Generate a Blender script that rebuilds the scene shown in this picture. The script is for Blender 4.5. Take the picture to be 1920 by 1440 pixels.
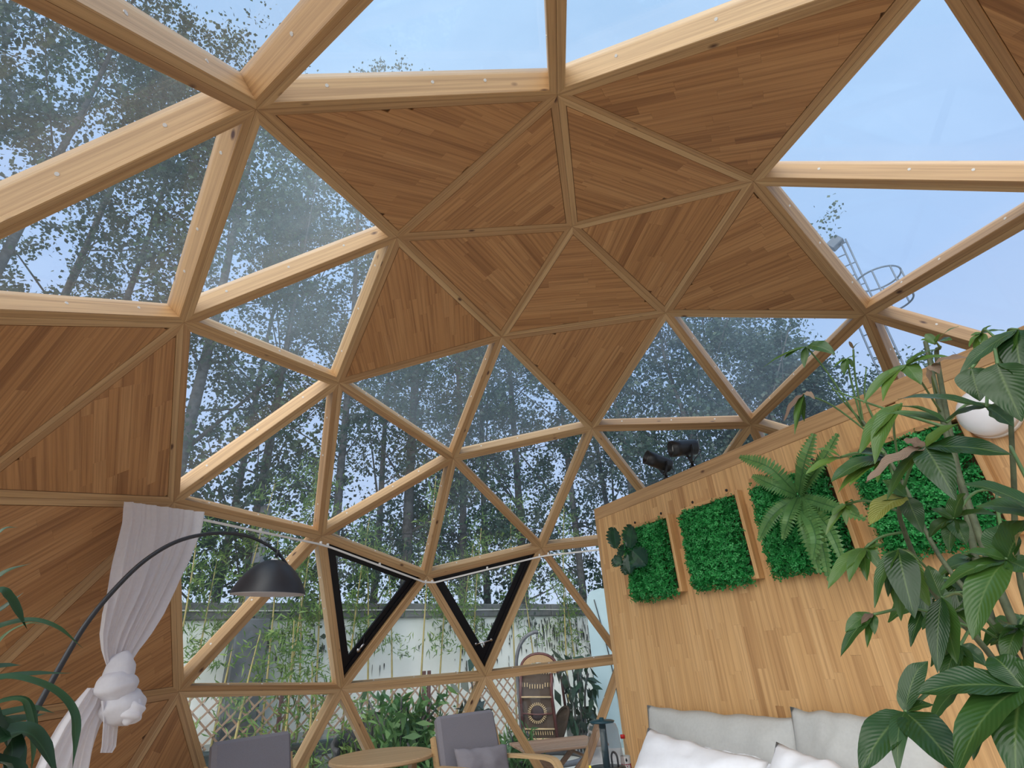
import bpy, bmesh, math, random
import numpy as np
from mathutils import Vector, Matrix, noise

random.seed(7)
rng = np.random.default_rng(11)
PI = math.pi
scene = bpy.context.scene
for o in list(bpy.data.objects):
    bpy.data.objects.remove(o)
COL = scene.collection

# ------------------------------------------------------------------ camera, sky, exposure
CZ = 0.54                                   # height of the dome's centre above the floor
CAM = Vector((-1.93042171, 1.52703832, 0.67630312 + CZ))
FPX = 969.2875                              # focal length in pixels of a 1920 px wide frame
MR = Vector((-0.44512491, -0.89382211, -0.05427565))
MD = Vector((0.43352079, -0.16206606, -0.8864504))
MF = Vector((0.78353273, -0.41811078, 0.45963011))
cam = bpy.data.cameras.new('camera')
cam.sensor_width = 36.0
cam.lens = FPX / 1920 * 36.0
cam.clip_start = 0.02
cam.clip_end = 300
camo = bpy.data.objects.new('camera', cam)
COL.objects.link(camo)
camo.matrix_world = Matrix(((MR.x, -MD.x, -MF.x, CAM.x), (MR.y, -MD.y, -MF.y, CAM.y), (MR.z, -MD.z, -MF.z, CAM.z), (0, 0, 0, 1)))
scene.camera = camo

world = bpy.data.worlds.new('overcast_sky')
scene.world = world
world.use_nodes = True
wn = world.node_tree
wn.nodes.clear()
w_out = wn.nodes.new('ShaderNodeOutputWorld')
w_bg = wn.nodes.new('ShaderNodeBackground')
w_tc = wn.nodes.new('ShaderNodeTexCoord')
w_sep = wn.nodes.new('ShaderNodeSeparateXYZ')
w_rmp = wn.nodes.new('ShaderNodeValToRGB')
w_noi = wn.nodes.new('ShaderNodeTexNoise')
w_add = wn.nodes.new('ShaderNodeMath'); w_add.operation = 'MULTIPLY_ADD'
w_noi.inputs['Scale'].default_value = 1.6
w_noi.inputs['Detail'].default_value = 3
wn.links.new(w_tc.outputs['Generated'], w_sep.inputs[0])
wn.links.new(w_tc.outputs['Generated'], w_noi.inputs['Vector'])
wn.links.new(w_noi.outputs['Fac'], w_add.inputs[0])
w_add.inputs[1].default_value = 0.25
wn.links.new(w_sep.outputs['Z'], w_add.inputs[2])
wn.links.new(w_add.outputs[0], w_rmp.inputs['Fac'])
cr = w_rmp.color_ramp
cr.elements[0].position = 0.0; cr.elements[0].color = (0.38, 0.43, 0.52, 1)
cr.elements[1].position = 1.0; cr.elements[1].color = (0.215, 0.335, 0.50, 1)
e = cr.elements.new(0.66); e.color = (0.215, 0.31, 0.49, 1)
w_bg.inputs['Strength'].default_value = 1.0
wn.links.new(w_rmp.outputs['Color'], w_bg.inputs['Color'])
wn.links.new(w_bg.outputs[0], w_out.inputs[0])

sun = bpy.data.lights.new('fill_sun', 'SUN')
sun.energy = 2.5
sun.angle = math.radians(75)
sun.color = (1.0, 0.93, 0.82)
suno = bpy.data.objects.new('fill_sun', sun)
COL.objects.link(suno)
sd_ = Vector((-0.40, 0.66, 0.63)).normalized()          # soft sun added behind the camera to brighten room and trees
suno.rotation_euler = sd_.to_track_quat('Z', 'Y').to_euler()

scene.view_settings.view_transform = 'Standard'
scene.view_settings.look = 'None'
scene.view_settings.exposure = 0.95
scene.view_settings.gamma = 1.0
scene.view_settings.use_curve_mapping = False
scene.cycles.transparent_max_bounces = 24
scene.cycles.max_bounces = 8
scene.cycles.diffuse_bounces = 5


# ------------------------------------------------------------------ where a pixel of the photograph points
def ray(u, v):
    d = MR * ((u - 960) / FPX) + MD * ((v - 720) / FPX) + MF
    return d.normalized()


def at(u, v, t):
    return CAM + ray(u, v) * t


def at_z(u, v, z):
    d = ray(u, v)
    return CAM + d * ((z - CAM.z) / d.z)


def at_plane(u, v, p, n):
    d = ray(u, v)
    return CAM + d * ((Vector(p) - CAM).dot(n) / d.dot(n))


def at_y(u, v, y):
    return at_plane(u, v, (0, y, 0), Vector((0, 1, 0)))


def at_h(u, v, hd):
    """the point of the ray at horizontal distance hd from the camera"""
    d = ray(u, v)
    return CAM + d * (hd / math.hypot(d.x, d.y))


# ------------------------------------------------------------------ objects
FR = {}                                     # root name -> inverse of its matrix


def root_inv(o):
    while o.parent:
        o = o.parent
    return FR.get(o.name)


def tag(o, label=None, cat=None, group=None, kind=None):
    if label: o['label'] = label
    if cat: o['category'] = cat
    if group: o['group'] = group
    if kind: o['kind'] = kind
    return o


def thing(name, label, cat=None, loc=(0, 0, 0), rz=0.0, group=None, kind=None):
    o = bpy.data.objects.new(name, None)
    o.empty_display_size = 0.1
    COL.objects.link(o)
    o.location = loc
    o.rotation_euler = (0, 0, rz)
    FR[o.name] = (Matrix.Translation(Vector(loc)) @ Matrix.Rotation(rz, 4, 'Z')).inverted()
    return tag(o, label, cat, group, kind)


def copy_tree(o, parent=None):
    c = o.copy()
    COL.objects.link(c)
    c.parent = parent
    for ch in list(o.children):
        copy_tree(ch, c)
    return c


class MB:
    """collects faces; build() links them as ONE mesh object"""

    def __init__(self):
        self.v = []; self.f = []; self.uv = []; self.t = []; self.tone = 0.5

    def face(self, pts, uv=None):
        b = len(self.v)
        self.v += [tuple(p) for p in pts]
        self.f.append(tuple(range(b, b + len(pts))))
        self.uv.append(uv); self.t.append(self.tone)

    def mesh(self, vs, fs, uvs=None):
        b = len(self.v)
        self.v += [tuple(p) for p in vs]
        for i, f in enumerate(fs):
            self.f.append(tuple(b + k for k in f))
            self.uv.append(uvs[i] if uvs else None); self.t.append(self.tone)

    def box(self, c, size, rot=None, bevel=0.0):
        c = Vector(c); h = [s / 2 for s in size]
        rot = rot or Matrix.Identity(3)
        if bevel <= 0:
            vs = [c + rot @ Vector((x * h[0], y * h[1], z * h[2])) for x in (-1, 1) for y in (-1, 1) for z in (-1, 1)]
            self.mesh(vs, [(0, 1, 3, 2), (4, 6, 7, 5), (0, 4, 5, 1), (2, 3, 7, 6), (0, 2, 6, 4), (1, 5, 7, 3)])
            return
        b = min(bevel, min(h) * 0.98)
        vs = []; idx = {}
        for x in (-1, 1):
            for y in (-1, 1):
                for z in (-1, 1):
                    for a in range(3):
                        p = [x * (h[0] - (b if a != 0 else 0)), y * (h[1] - (b if a != 1 else 0)), z * (h[2] - (b if a != 2 else 0))]
                        idx[x, y, z, a] = len(vs); vs.append(c + rot @ Vector(p))
        fs = []
        S = (-1, 1)
        for s in S:
            q = [idx[s, -1, -1, 0], idx[s, 1, -1, 0], idx[s, 1, 1, 0], idx[s, -1, 1, 0]]; fs.append(q if s > 0 else q[::-1])
            q = [idx[-1, s, -1, 1], idx[-1, s, 1, 1], idx[1, s, 1, 1], idx[1, s, -1, 1]]; fs.append(q if s > 0 else q[::-1])
            q = [idx[-1, -1, s, 2], idx[1, -1, s, 2], idx[1, 1, s, 2], idx[-1, 1, s, 2]]; fs.append(q if s > 0 else q[::-1])
        for s in S:
            for t in S:
                q = [idx[s, t, -1, 0], idx[s, t, -1, 1], idx[s, t, 1, 1], idx[s, t, 1, 0]]; fs.append(q if s * t > 0 else q[::-1])
                q = [idx[s, -1, t, 2], idx[s, -1, t, 0], idx[s, 1, t, 0], idx[s, 1, t, 2]]; fs.append(q if s * t < 0 else q[::-1])
                q = [idx[-1, s, t, 1], idx[-1, s, t, 2], idx[1, s, t, 2], idx[1, s, t, 1]]; fs.append(q if s * t > 0 else q[::-1])
                for w in S:
                    q = [idx[s, t, w, 0], idx[s, t, w, 1], idx[s, t, w, 2]]; fs.append(q if s * t * w > 0 else q[::-1])
        self.mesh(vs, fs)

    def tube(self, pts, rad, n=8, caps=True, squash=None):
        """squash=(a,b): an a x b rectangle-ish section instead of a round one (n must be 4 or 8)"""
        pts = [Vector(p) for p in pts]
        m = len(pts)
        if not hasattr(rad, '__len__'):
            rad = [rad] * m
        tan = []
        for i in range(m):
            d = pts[min(i + 1, m - 1)] - pts[max(i - 1, 0)]
            tan.append(d.normalized() if d.length > 1e-9 else Vector((0, 0, 1)))
        up = squash[2] if squash and len(squash) > 2 else None
        nrm = Vector(up) if up else (Vector((0, 0, 1)) if abs(tan[0].z) < 0.9 else Vector((1, 0, 0)))
        b0 = len(self.v); L = 0
        lens = []
        for i in range(m):
            nrm = (nrm - tan[i] * nrm.dot(tan[i]))
            nrm = nrm.normalized() if nrm.length > 1e-6 else tan[i].orthogonal().normalized()
            bi = tan[i].cross(nrm)
            if i: L += (pts[i] - pts[i - 1]).length
            lens.append(L)
            for k in range(n):
                a = 2 * PI * (k + 0.5) / n
                x, y = math.cos(a), math.sin(a)
                if squash:
                    mx = max(abs(x), abs(y)) if n == 4 else (abs(x) ** 4 + abs(y) ** 4) ** 0.25
                    p = pts[i] + nrm * (x / mx * squash[0] / 2 * rad[i]) + bi * (y / mx * squash[1] / 2 * rad[i])
                else:
                    p = pts[i] + (nrm * x + bi * y) * rad[i]
                self.v.append(tuple(p))
        for i in range(m - 1):
            for k in range(n):
                k2 = (k + 1) % n
                self.f.append((b0 + i * n + k, b0 + i * n + k2, b0 + (i + 1) * n + k2, b0 + (i + 1) * n + k))
                self.uv.append([(lens[i], k / n), (lens[i], (k + 1) / n), (lens[i + 1], (k + 1) / n), (lens[i + 1], k / n)])
                self.t.append(self.tone)
        if caps:
            self.f.append(tuple(b0 + k for k in range(n))[::-1]); self.uv.append(None); self.t.append(self.tone)
            self.f.append(tuple(b0 + (m - 1) * n + k for k in range(n))); self.uv.append(None); self.t.append(self.tone)

    def lathe(self, prof, c, n=32, rot=None, close=False, sx=1.0, sy=1.0):
        c = Vector(c); rot = rot or Matrix.Identity(3)
        b = len(self.v); m = len(prof)
        for r, z in prof:
            for k in range(n):
                a = 2 * PI * k / n
                self.v.append(tuple(c + rot @ Vector((r * sx * math.cos(a), r * sy * math.sin(a), z))))
        for i in range(m - 1):
            for k in range(n):
                k2 = (k + 1) % n
                self.f.append((b + i * n + k, b + i * n + k2, b + (i + 1) * n + k2, b + (i + 1) * n + k)); self.uv.append(None); self.t.append(self.tone)
        for i, rev in ((0, True), (m - 1, False)):
            if prof[i][0] > 1e-6 and not close:
                q = tuple(b + i * n + k for k in range(n))
                self.f.append(q[::-1] if rev else q); self.uv.append(None); self.t.append(self.tone)

    def ribbon(self, pts, width, nrm, fold=0.15, prof=None, ncol=2, wave=0.0, twist=0.0):
        """a leaf: its midrib along pts, width at its widest, the two halves folded up by `fold`"""
        pts = [Vector(p) for p in pts]; m = len(pts)
        nrm = Vector(nrm)
        b = len(self.v); nc = 2 * ncol + 1
        ph = random.random() * 6
        for i in range(m):
            t = (pts[min(i + 1, m - 1)] - pts[max(i - 1, 0)])
            t = t.normalized() if t.length > 1e-9 else Vector((1, 0, 0))
            s = t.cross(nrm)
            s = s.normalized() if s.length > 1e-6 else t.orthogonal().normalized()
            if twist:
                s = Matrix.Rotation(twist * i / (m - 1), 3, t) @ s
            up = s.cross(t).normalized()
            x = i / (m - 1)
            w = width / 2 * (prof(x) if prof else math.sin(PI * min(1, x * 0.96 + 0.02)) ** 0.8)
            for j in range(-ncol, ncol + 1):
                q = j / ncol
                wz = wave * width * math.sin(x * 17 + ph + (2 if j > 0 else 0)) * abs(q)
                self.v.append(tuple(pts[i] + s * (q * w) + up * (abs(q) * w * fold + wz)))
        for i in range(m - 1):
            for j in range(nc - 1):
                self.f.append((b + i * nc + j, b + i * nc + j + 1, b + (i + 1) * nc + j + 1, b + (i + 1) * nc + j))
                u0, u1 = i / (m - 1), (i + 1) / (m - 1)
                v0, v1 = j / (nc - 1), (j + 1) / (nc - 1)
                self.uv.append([(u0, v0), (u0, v1), (u1, v1), (u1, v0)]); self.t.append(self.tone)

    def build(self, name, mat, parent=None, grain=None, smooth=False, kind=None, local=False, label=None):
        me = bpy.data.meshes.new(name)
        vs = self.v
        inv = None if (parent is None or local) else root_inv(parent)
        if inv is not None:
            R3 = np.array(inv.to_3x3()); T3 = np.array(inv.translation)
            vl = np.array(vs) @ R3.T + T3
            me.from_pydata([tuple(x) for x in vl], [], self.f)
        else:
            me.from_pydata(vs, [], self.f)
        me.materials.append(mat)
        at_ = me.attributes.new('tone', 'FLOAT', 'FACE')
        at_.data.foreach_set('value', self.t)
        uvl = me.uv_layers.new(name='grain')
        dat = np.zeros((len(me.loops), 2), np.float32)
        ox, oy = random.random() * 40, random.random() * 40
        k = 0
        ax = Vector(grain).normalized() if grain is not None else None
        for fi, f in enumerate(self.f):
            if ax is not None:
                p0, p1, p2 = Vector(vs[f[0]]), Vector(vs[f[1]]), Vector(vs[f[2]])
                nn = (p1 - p0).cross(p2 - p0)
                cc = nn.cross(ax)
                if cc.length < 0.25 * nn.length or cc.length < 1e-12:
                    cc = ax.orthogonal(); a2 = ax.cross(cc)
                    for q in f:
                        P = Vector(vs[q]); dat[k] = (a2.dot(P) * 0.3 + ox, cc.dot(P) + oy); k += 1
                else:
                    cc.normalize()
                    for q in f:
                        P = Vector(vs[q]); dat[k] = (ax.dot(P) + ox, cc.dot(P) + oy); k += 1
            else:
                u = self.uv[fi]
                for i, q in enumerate(f):
                    if u: dat[k] = u[i]
                    k += 1
        uvl.data.foreach_set('uv', dat.ravel())
        if smooth:
            me.polygons.foreach_set('use_smooth', [True] * len(me.polygons))
        me.update()
        o = bpy.data.objects.new(name, me)
        COL.objects.link(o)
        if parent is not None: o.parent = parent
        if kind: o['kind'] = kind
        if label: o['label'] = label
        return o


def rotz(a): return Matrix.Rotation(a, 3, 'Z')
def roty(a): return Matrix.Rotation(a, 3, 'Y')
def rotx(a): return Matrix.Rotation(a, 3, 'X')


def frame_xyz(x, z):
    """rotation whose local X is x and local Z is near z"""
    x = Vector(x).normalized(); z = Vector(z)
    y = z.cross(x).normalized(); z = x.cross(y)
    return Matrix(((x.x, y.x, z.x), (x.y, y.y, z.y), (x.z, y.z, z.z)))


def bezier(ctrl, n):
    """Catmull-Rom through the points"""
    P = [Vector(p) for p in ctrl]
    P = [P[0] * 2 - P[1]] + P + [P[-1] * 2 - P[-2]]
    out = []
    for i in range(1, len(P) - 2):
        for k in range(n):
            t = k / n
            a, b, c, d = P[i - 1], P[i], P[i + 1], P[i + 2]
            out.append(0.5 * ((2 * b) + (c - a) * t + (2 * a - 5 * b + 4 * c - d) * t * t + (3 * b - a - 3 * c + d) * t ** 3))
    out.append(P[-2])
    return out


# ------------------------------------------------------------------ materials
def new_mat(name):
    m = bpy.data.materials.new(name)
    m.use_nodes = True
    nt = m.node_tree
    nt.nodes.clear()
    out = nt.nodes.new('ShaderNodeOutputMaterial')
    return m, nt, out


def N(nt, typ, **kw):
    n = nt.nodes.new(typ)
    for k, v in kw.items():
        if k in n.inputs: n.inputs[k].default_value = v
        else: setattr(n, k, v)
    return n


def mixc(nt, fac, a, b, mode='MIX'):
    n = nt.nodes.new('ShaderNodeMix'); n.data_type = 'RGBA'; n.blend_type = mode
    for s, x in ((0, fac), (6, a), (7, b)):
        if isinstance(x, bpy.types.NodeSocket): nt.links.new(x, n.inputs[s])
        elif s == 0: n.inputs[0].default_value = x
        else: n.inputs[s].default_value = (*x, 1) if len(x) == 3 else x
    return n.outputs[2]


def ramp(nt, fac, stops):
    n = nt.nodes.new('ShaderNodeValToRGB')
    cr = n.color_ramp
    while len(cr.elements) < len(stops): cr.elements.new(0.5)
    for e, (p, c) in zip(cr.elements, stops):
        e.position = p; e.color = (*c, 1) if len(c) == 3 else c
    nt.links.new(fac, n.inputs['Fac'])
    return n.outputs['Color']


def wood(name, dark, mid, light, knots=0.0, rough=0.5, streak=0.45):
    m, nt, out = new_mat(name)
    L = nt.links.new
    uv = N(nt, 'ShaderNodeUVMap', uv_map='grain')
    mp = N(nt, 'ShaderNodeMapping'); mp.inputs['Scale'].default_value = (1.1, 58, 1)
    L(uv.outputs[0], mp.inputs[0])
    n1 = N(nt, 'ShaderNodeTexNoise', Scale=1.0, Detail=5, Roughness=0.6); L(mp.outputs[0], n1.inputs['Vector'])
    mp2 = N(nt, 'ShaderNodeMapping'); mp2.inputs['Scale'].default_value = (2.2, 260, 1)
    L(uv.outputs[0], mp2.inputs[0])
    n2 = N(nt, 'ShaderNodeTexNoise', Scale=1.0, Detail=2); L(mp2.outputs[0], n2.inputs['Vector'])
    tone = N(nt, 'ShaderNodeAttribute', attribute_name='tone')
    base = ramp(nt, tone.outputs['Fac'], [(0.0, dark), (0.5, mid), (1.0, light)])
    g1 = ramp(nt, n1.outputs['Fac'], [(0.36, (1 - streak, 1 - streak * 1.15, 1 - streak * 1.25)), (0.56, (1, 1, 1)), (0.75, (1.05, 1.05, 1.04))])
    c = mixc(nt, 1.0, base, g1, 'MULTIPLY')
    g2 = ramp(nt, n2.outputs['Fac'], [(0.35, (0.88, 0.86, 0.83)), (0.6, (1, 1, 1))])
    c = mixc(nt, 0.8, c, g2, 'MULTIPLY')
    if knots:
        mp3 = N(nt, 'ShaderNodeMapping'); mp3.inputs['Scale'].default_value = (7.0, 13, 1)
        L(uv.outputs[0], mp3.inputs[0])
        vo = N(nt, 'ShaderNodeTexVoronoi', Scale=1.0); L(mp3.outputs[0], vo.inputs['Vector'])
        thr = N(nt, 'ShaderNodeSeparateColor'); L(vo.outputs['Color'], thr.inputs[0])
        gate = N(nt, 'ShaderNodeMath', operation='GREATER_THAN'); L(thr.outputs[0], gate.inputs[0]); gate.inputs[1].default_value = 1 - knots
        spot = N(nt, 'ShaderNodeMapRange'); L(vo.outputs['Distance'], spot.inputs[0])
        spot.inputs[1].default_value = 0.08; spot.inputs[2].default_value = 0.19; spot.inputs[3].default_value = 1; spot.inputs[4].default_value = 0
        mul = N(nt, 'ShaderNodeMath', operation='MULTIPLY'); L(gate.outputs[0], mul.inputs[0]); L(spot.outputs[0], mul.inputs[1])
        c = mixc(nt, mul.outputs[0], c, (0.09, 0.035, 0.018))
    bs = N(nt, 'ShaderNodeBsdfPrincipled', Roughness=rough)
    L(c, bs.inputs['Base Color'])
    bp = N(nt, 'ShaderNodeBump', Strength=0.12, Distance=0.002); L(n1.outputs['Fac'], bp.inputs['Height']); L(bp.outputs[0], bs.inputs['Normal'])
    L(bs.outputs[0], out.inputs[0])
    return m


def plain(name, col, rough=0.5, metal=0.0, var=0.0, scale=8.0, bump=0.0, spec=0.5, col2=None):
    m, nt, out = new_mat(name)
    L = nt.links.new
    bs = N(nt, 'ShaderNodeBsdfPrincipled', Roughness=rough, Metallic=metal)
    bs.inputs['Specular IOR Level'].default_value = spec
    tc = N(nt, 'ShaderNodeTexCoord')
    no = N(nt, 'ShaderNodeTexNoise', Scale=scale, Detail=5, Roughness=0.6); L(tc.outputs['Object'], no.inputs['Vector'])
    c2 = col2 or tuple(x * (1 - var) for x in col)
    c = ramp(nt, no.outputs['Fac'], [(0.35, c2), (0.62, col)])
    L(c, bs.inputs['Base Color'])
    if bump:
        bp = N(nt, 'ShaderNodeBump', Strength=bump, Distance=0.01); L(no.outputs['Fac'], bp.inputs['Height']); L(bp.outputs[0], bs.inputs['Normal'])
    L(bs.outputs[0], out.inputs[0])
    return m


def leafy(name, dark, mid, light, rough=0.4, trans=0.35, rib=None, veins=0.0, spots=None):
    m, nt, out = new_mat(name)
    L = nt.links.new
    tone = N(nt, 'ShaderNodeAttribute', attribute_name='tone')
    c = ramp(nt, tone.outputs['Fac'], [(0.0, dark), (0.5, mid), (1.0, light)])
    uv = N(nt, 'ShaderNodeUVMap', uv_map='grain')
    sp = N(nt, 'ShaderNodeSeparateXYZ'); L(uv.outputs[0], sp.inputs[0])
    nrm = None
    if rib:
        a = N(nt, 'ShaderNodeMath', operation='SUBTRACT'); L(sp.outputs['Y'], a.inputs[0]); a.inputs[1].default_value = 0.5
        b = N(nt, 'ShaderNodeMath', operation='ABSOLUTE'); L(a.outputs[0], b.inputs[0])
        r = N(nt, 'ShaderNodeMapRange'); L(b.outputs[0], r.inputs[0]); r.inputs[1].default_value = 0.0; r.inputs[2].default_value = 0.045; r.inputs[3].default_value = 0.75; r.inputs[4].default_value = 0
        c = mixc(nt, r.outputs[0], c, rib)
        if veins:
            q = N(nt, 'ShaderNodeMath', operation='MULTIPLY_ADD'); L(b.outputs[0], q.inputs[0]); q.inputs[1].default_value = -0.5; L(sp.outputs['X'], q.inputs[2])
            s1 = N(nt, 'ShaderNodeMath', operation='MULTIPLY'); L(q.outputs[0], s1.inputs[0]); s1.inputs[1].default_value = 95
            s2 = N(nt, 'ShaderNodeMath', operation='SINE'); L(s1.outputs[0], s2.inputs[0])
            bp = N(nt, 'ShaderNodeBump', Strength=veins, Distance=0.004); L(s2.outputs[0], bp.inputs['Height'])
            nrm = bp.outputs[0]
    tc = N(nt, 'ShaderNodeTexCoord')
    no = N(nt, 'ShaderNodeTexNoise', Scale=9.0, Detail=4); L(tc.outputs['Object'], no.inputs['Vector'])
    c = mixc(nt, 0.5, c, ramp(nt, no.outputs['Fac'], [(0.3, (0.6, 0.62, 0.6)), (0.65, (1, 1, 1))]), 'MULTIPLY')
    if spots:
        f = N(nt, 'ShaderNodeMapRange'); L(no.outputs['Fac'], f.inputs[0]); f.inputs[1].default_value = 0.58; f.inputs[2].default_value = 0.66
        c = mixc(nt, f.outputs[0], c, spots)
    bs = N(nt, 'ShaderNodeBsdfPrincipled', Roughness=rough); L(c, bs.inputs['Base Color'])
    tr = N(nt, 'ShaderNodeBsdfTranslucent'); L(mixc(nt, 0.5, c, (0.9, 1.0, 0.35), 'MULTIPLY'), tr.inputs['Color'])
    if nrm: L(nrm, bs.inputs['Normal'])
    mx = N(nt, 'ShaderNodeMixShader'); mx.inputs[0].default_value = trans
    L(bs.outputs[0], mx.inputs[1]); L(tr.outputs[0], mx.inputs[2])
    L(mx.outputs[0], out.inputs[0])
    return m


def glass(name, tint, dust, rough=0.0, refl=1.0):
    m, nt, out = new_mat(name)
    L = nt.links.new
    tr = N(nt, 'ShaderNodeBsdfTransparent'); tr.inputs['Color'].default_value = (*tint, 1)
    gl = N(nt, 'ShaderNodeBsdfGlossy', Roughness=rough)
    lw = N(nt, 'ShaderNodeLayerWeight', Blend=0.5)
    pw = N(nt, 'ShaderNodeMath', operation='POWER'); L(lw.outputs['Facing'], pw.inputs[0]); pw.inputs[1].default_value = 5
    mf = N(nt, 'ShaderNodeMath', operation='MULTIPLY_ADD'); L(pw.outputs[0], mf.inputs[0]); mf.inputs[1].default_value = 0.7 * refl; mf.inputs[2].default_value = 0.025 * refl
    m1 = N(nt, 'ShaderNodeMixShader'); L(mf.outputs[0], m1.inputs[0]); L(tr.outputs[0], m1.inputs[1]); L(gl.outputs[0], m1.inputs[2])
    last = m1.outputs[0]
    if dust:
        tl = N(nt, 'ShaderNodeBsdfTranslucent'); tl.inputs['Color'].default_value = (0.80, 0.92, 1.0, 1)
        tc = N(nt, 'ShaderNodeTexCoord')
        no = N(nt, 'ShaderNodeTexNoise', Scale=1.3, Detail=6, Roughness=0.62); L(tc.outputs['Object'], no.inputs['Vector'])
        mr = N(nt, 'ShaderNodeMapRange'); L(no.outputs['Fac'], mr.inputs[0])
        mr.inputs[1].default_value = 0.3; mr.inputs[2].default_value = 0.75; mr.inputs[3].default_value = dust * 0.55; mr.inputs[4].default_value = dust * 1.6
        m2 = N(nt, 'ShaderNodeMixShader'); L(mr.outputs[0], m2.inputs[0]); L(last, m2.inputs[1]); L(tl.outputs[0], m2.inputs[2])
        last = m2.outputs[0]
    L(last, out.inputs[0])
    return m


M = {}
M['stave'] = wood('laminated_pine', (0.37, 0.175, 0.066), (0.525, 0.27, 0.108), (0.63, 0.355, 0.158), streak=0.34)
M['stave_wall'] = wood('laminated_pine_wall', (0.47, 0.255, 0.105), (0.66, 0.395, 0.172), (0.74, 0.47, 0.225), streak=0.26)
M['strut'] = wood('pine_strut', (0.48, 0.28, 0.13), (0.57, 0.36, 0.175), (0.64, 0.43, 0.225), knots=0.17, streak=0.26)
M['backing'] = plain('panel_backing', (0.14, 0.07, 0.03), 0.8)
M['glass_dusty'] = glass('dusty_glass', (0.965, 0.985, 0.99), 0.055)
M['glass_hazy'] = glass('hazy_glass', (0.985, 0.992, 0.995), 0.026)
M['glass_clear'] = glass('clear_glass', (0.985, 0.995, 0.99), 0.010)
M['white_plastic'] = plain('white_plastic', (0.75, 0.74, 0.72), 0.4)
M['black_metal'] = plain('black_metal', (0.012, 0.012, 0.014), 0.4, var=0.2)
M['black_alu'] = plain('black_aluminium', (0.006, 0.006, 0.009), 0.5, spec=0.3)
M['chrome'] = plain('chrome', (0.6, 0.6, 0.62), 0.25, metal=1.0)
M['floor'] = wood('floor_boards', (0.40, 0.28, 0.16), (0.46, 0.34, 0.20), (0.50, 0.38, 0.24))
M['grey_fabric'] = plain('grey_fabric', (0.26, 0.245, 0.275), 0.9, var=0.12, scale=300, bump=0.15)
M['grey_fabric_dark'] = plain('grey_fabric_dark', (0.225, 0.215, 0.245), 0.9, var=0.12, scale=300, bump=0.15)
M['bent_wood'] = wood('bent_birch', (0.50, 0.32, 0.15), (0.60, 0.40, 0.20), (0.65, 0.45, 0.24), streak=0.2)
M['table_wood'] = wood('table_oak', (0.48, 0.31, 0.16), (0.55, 0.37, 0.20), (0.6, 0.42, 0.23), streak=0.2)
M['linen'] = plain('white_linen', (0.88, 0.90, 0.96), 0.9, var=0.03, scale=30, bump=0.05)
M['cushion'] = plain('pale_grey_linen', (0.52, 0.53, 0.52), 0.9, var=0.06, scale=60, bump=0.08)

# ------------------------------------------------------------------ the dome: a three-frequency geodesic sphere, cut at five eighths
R0 = 3.0
g_el = math.atan(0.5)
ico = [Vector((0, 0, 1))]
ico += [Vector((math.cos(g_el) * math.cos(i * 2 * PI / 5), math.cos(g_el) * math.sin(i * 2 * PI / 5), math.sin(g_el))) for i in range(5)]
ico += [Vector((math.cos(g_el) * math.cos((i + .5) * 2 * PI / 5), math.cos(g_el) * math.sin((i + .5) * 2 * PI / 5), -math.sin(g_el))) for i in range(5)]
ico += [Vector((0, 0, -1))]
ifaces = []
for i in range(5):
    j = (i + 1) % 5
    ifaces += [(0, 1 + i, 1 + j), (1 + i, 6 + i, 1 + j), (6 + i, 6 + j, 1 + j), (11, 6 + j, 6 + i)]
vkey = {}; nodes = []


def vid(p):
    k = tuple(round(x, 4) + 0.0 for x in p)
    if k not in vkey:
        vkey[k] = len(nodes); nodes.append(p)
    return vkey[k]


tris = []
for a, b, c in ifaces:
    g = {}
    for i in range(4):
        for j in range(4 - i):
            g[i, j] = vid(((ico[a] * (3 - i - j) + ico[b] * i + ico[c] * j) / 3).normalized())
    for i in range(3):
        for j in range(3 - i):
            tris.append((g[i, j], g[i + 1, j], g[i, j + 1]))
            if i + j < 2: tris.append((g[i + 1, j], g[i + 1, j + 1], g[i, j + 1]))
tris = [t for t in tris if min(nodes[k].z for k in t) > -0.25]
# the built dome is not a perfect sphere: hubs as surveyed
SURVEY = {0: (-0.0033, 0.0071, 3.0000), 4: (1.0433, 0.0075, 2.8127), 7: (2.0611, 0.0131, 2.1798), 9: (2.6988, 0.0230, 1.3100),
          1: (0.3061, 1.0149, 2.8065), 2: (0.6309, 1.9518, 2.1892), 28: (-0.7936, 0.6081, 2.8285), 46: (-0.8159, -0.5954, 2.8248),
          64: (0.3125, -0.9799, 2.8182), 65: (0.6037, -1.9668, 2.1834), 5: (1.4208, 1.1024, 2.4012), 31: (-0.5431, 1.7254, 2.3933),
          82: (1.4838, -1.0630, 2.3808), 67: (-0.5831, -1.6922, 2.4076), 49: (-1.8329, -0.0064, 2.3749), 8: (2.3722, 0.9804, 1.5528),
          6: (1.6762, 1.9273, 1.5735), 83: (2.3923, -0.9832, 1.5199), 10: (2.8898, 0.6386, 0.4912), 11: (2.3857, 1.7277, 0.5689),
          86: (2.8966, -0.6011, 0.4985)}
DN = []
for i, p in enumerate(nodes):
    q = Vector(SURVEY[i]) if i in SURVEY else p * R0
    if -0.25 < p.z < -0.1: q.z = -CZ + 0.0
    DN.append(q)
HUB = Vector((0, 0, CZ))

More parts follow.
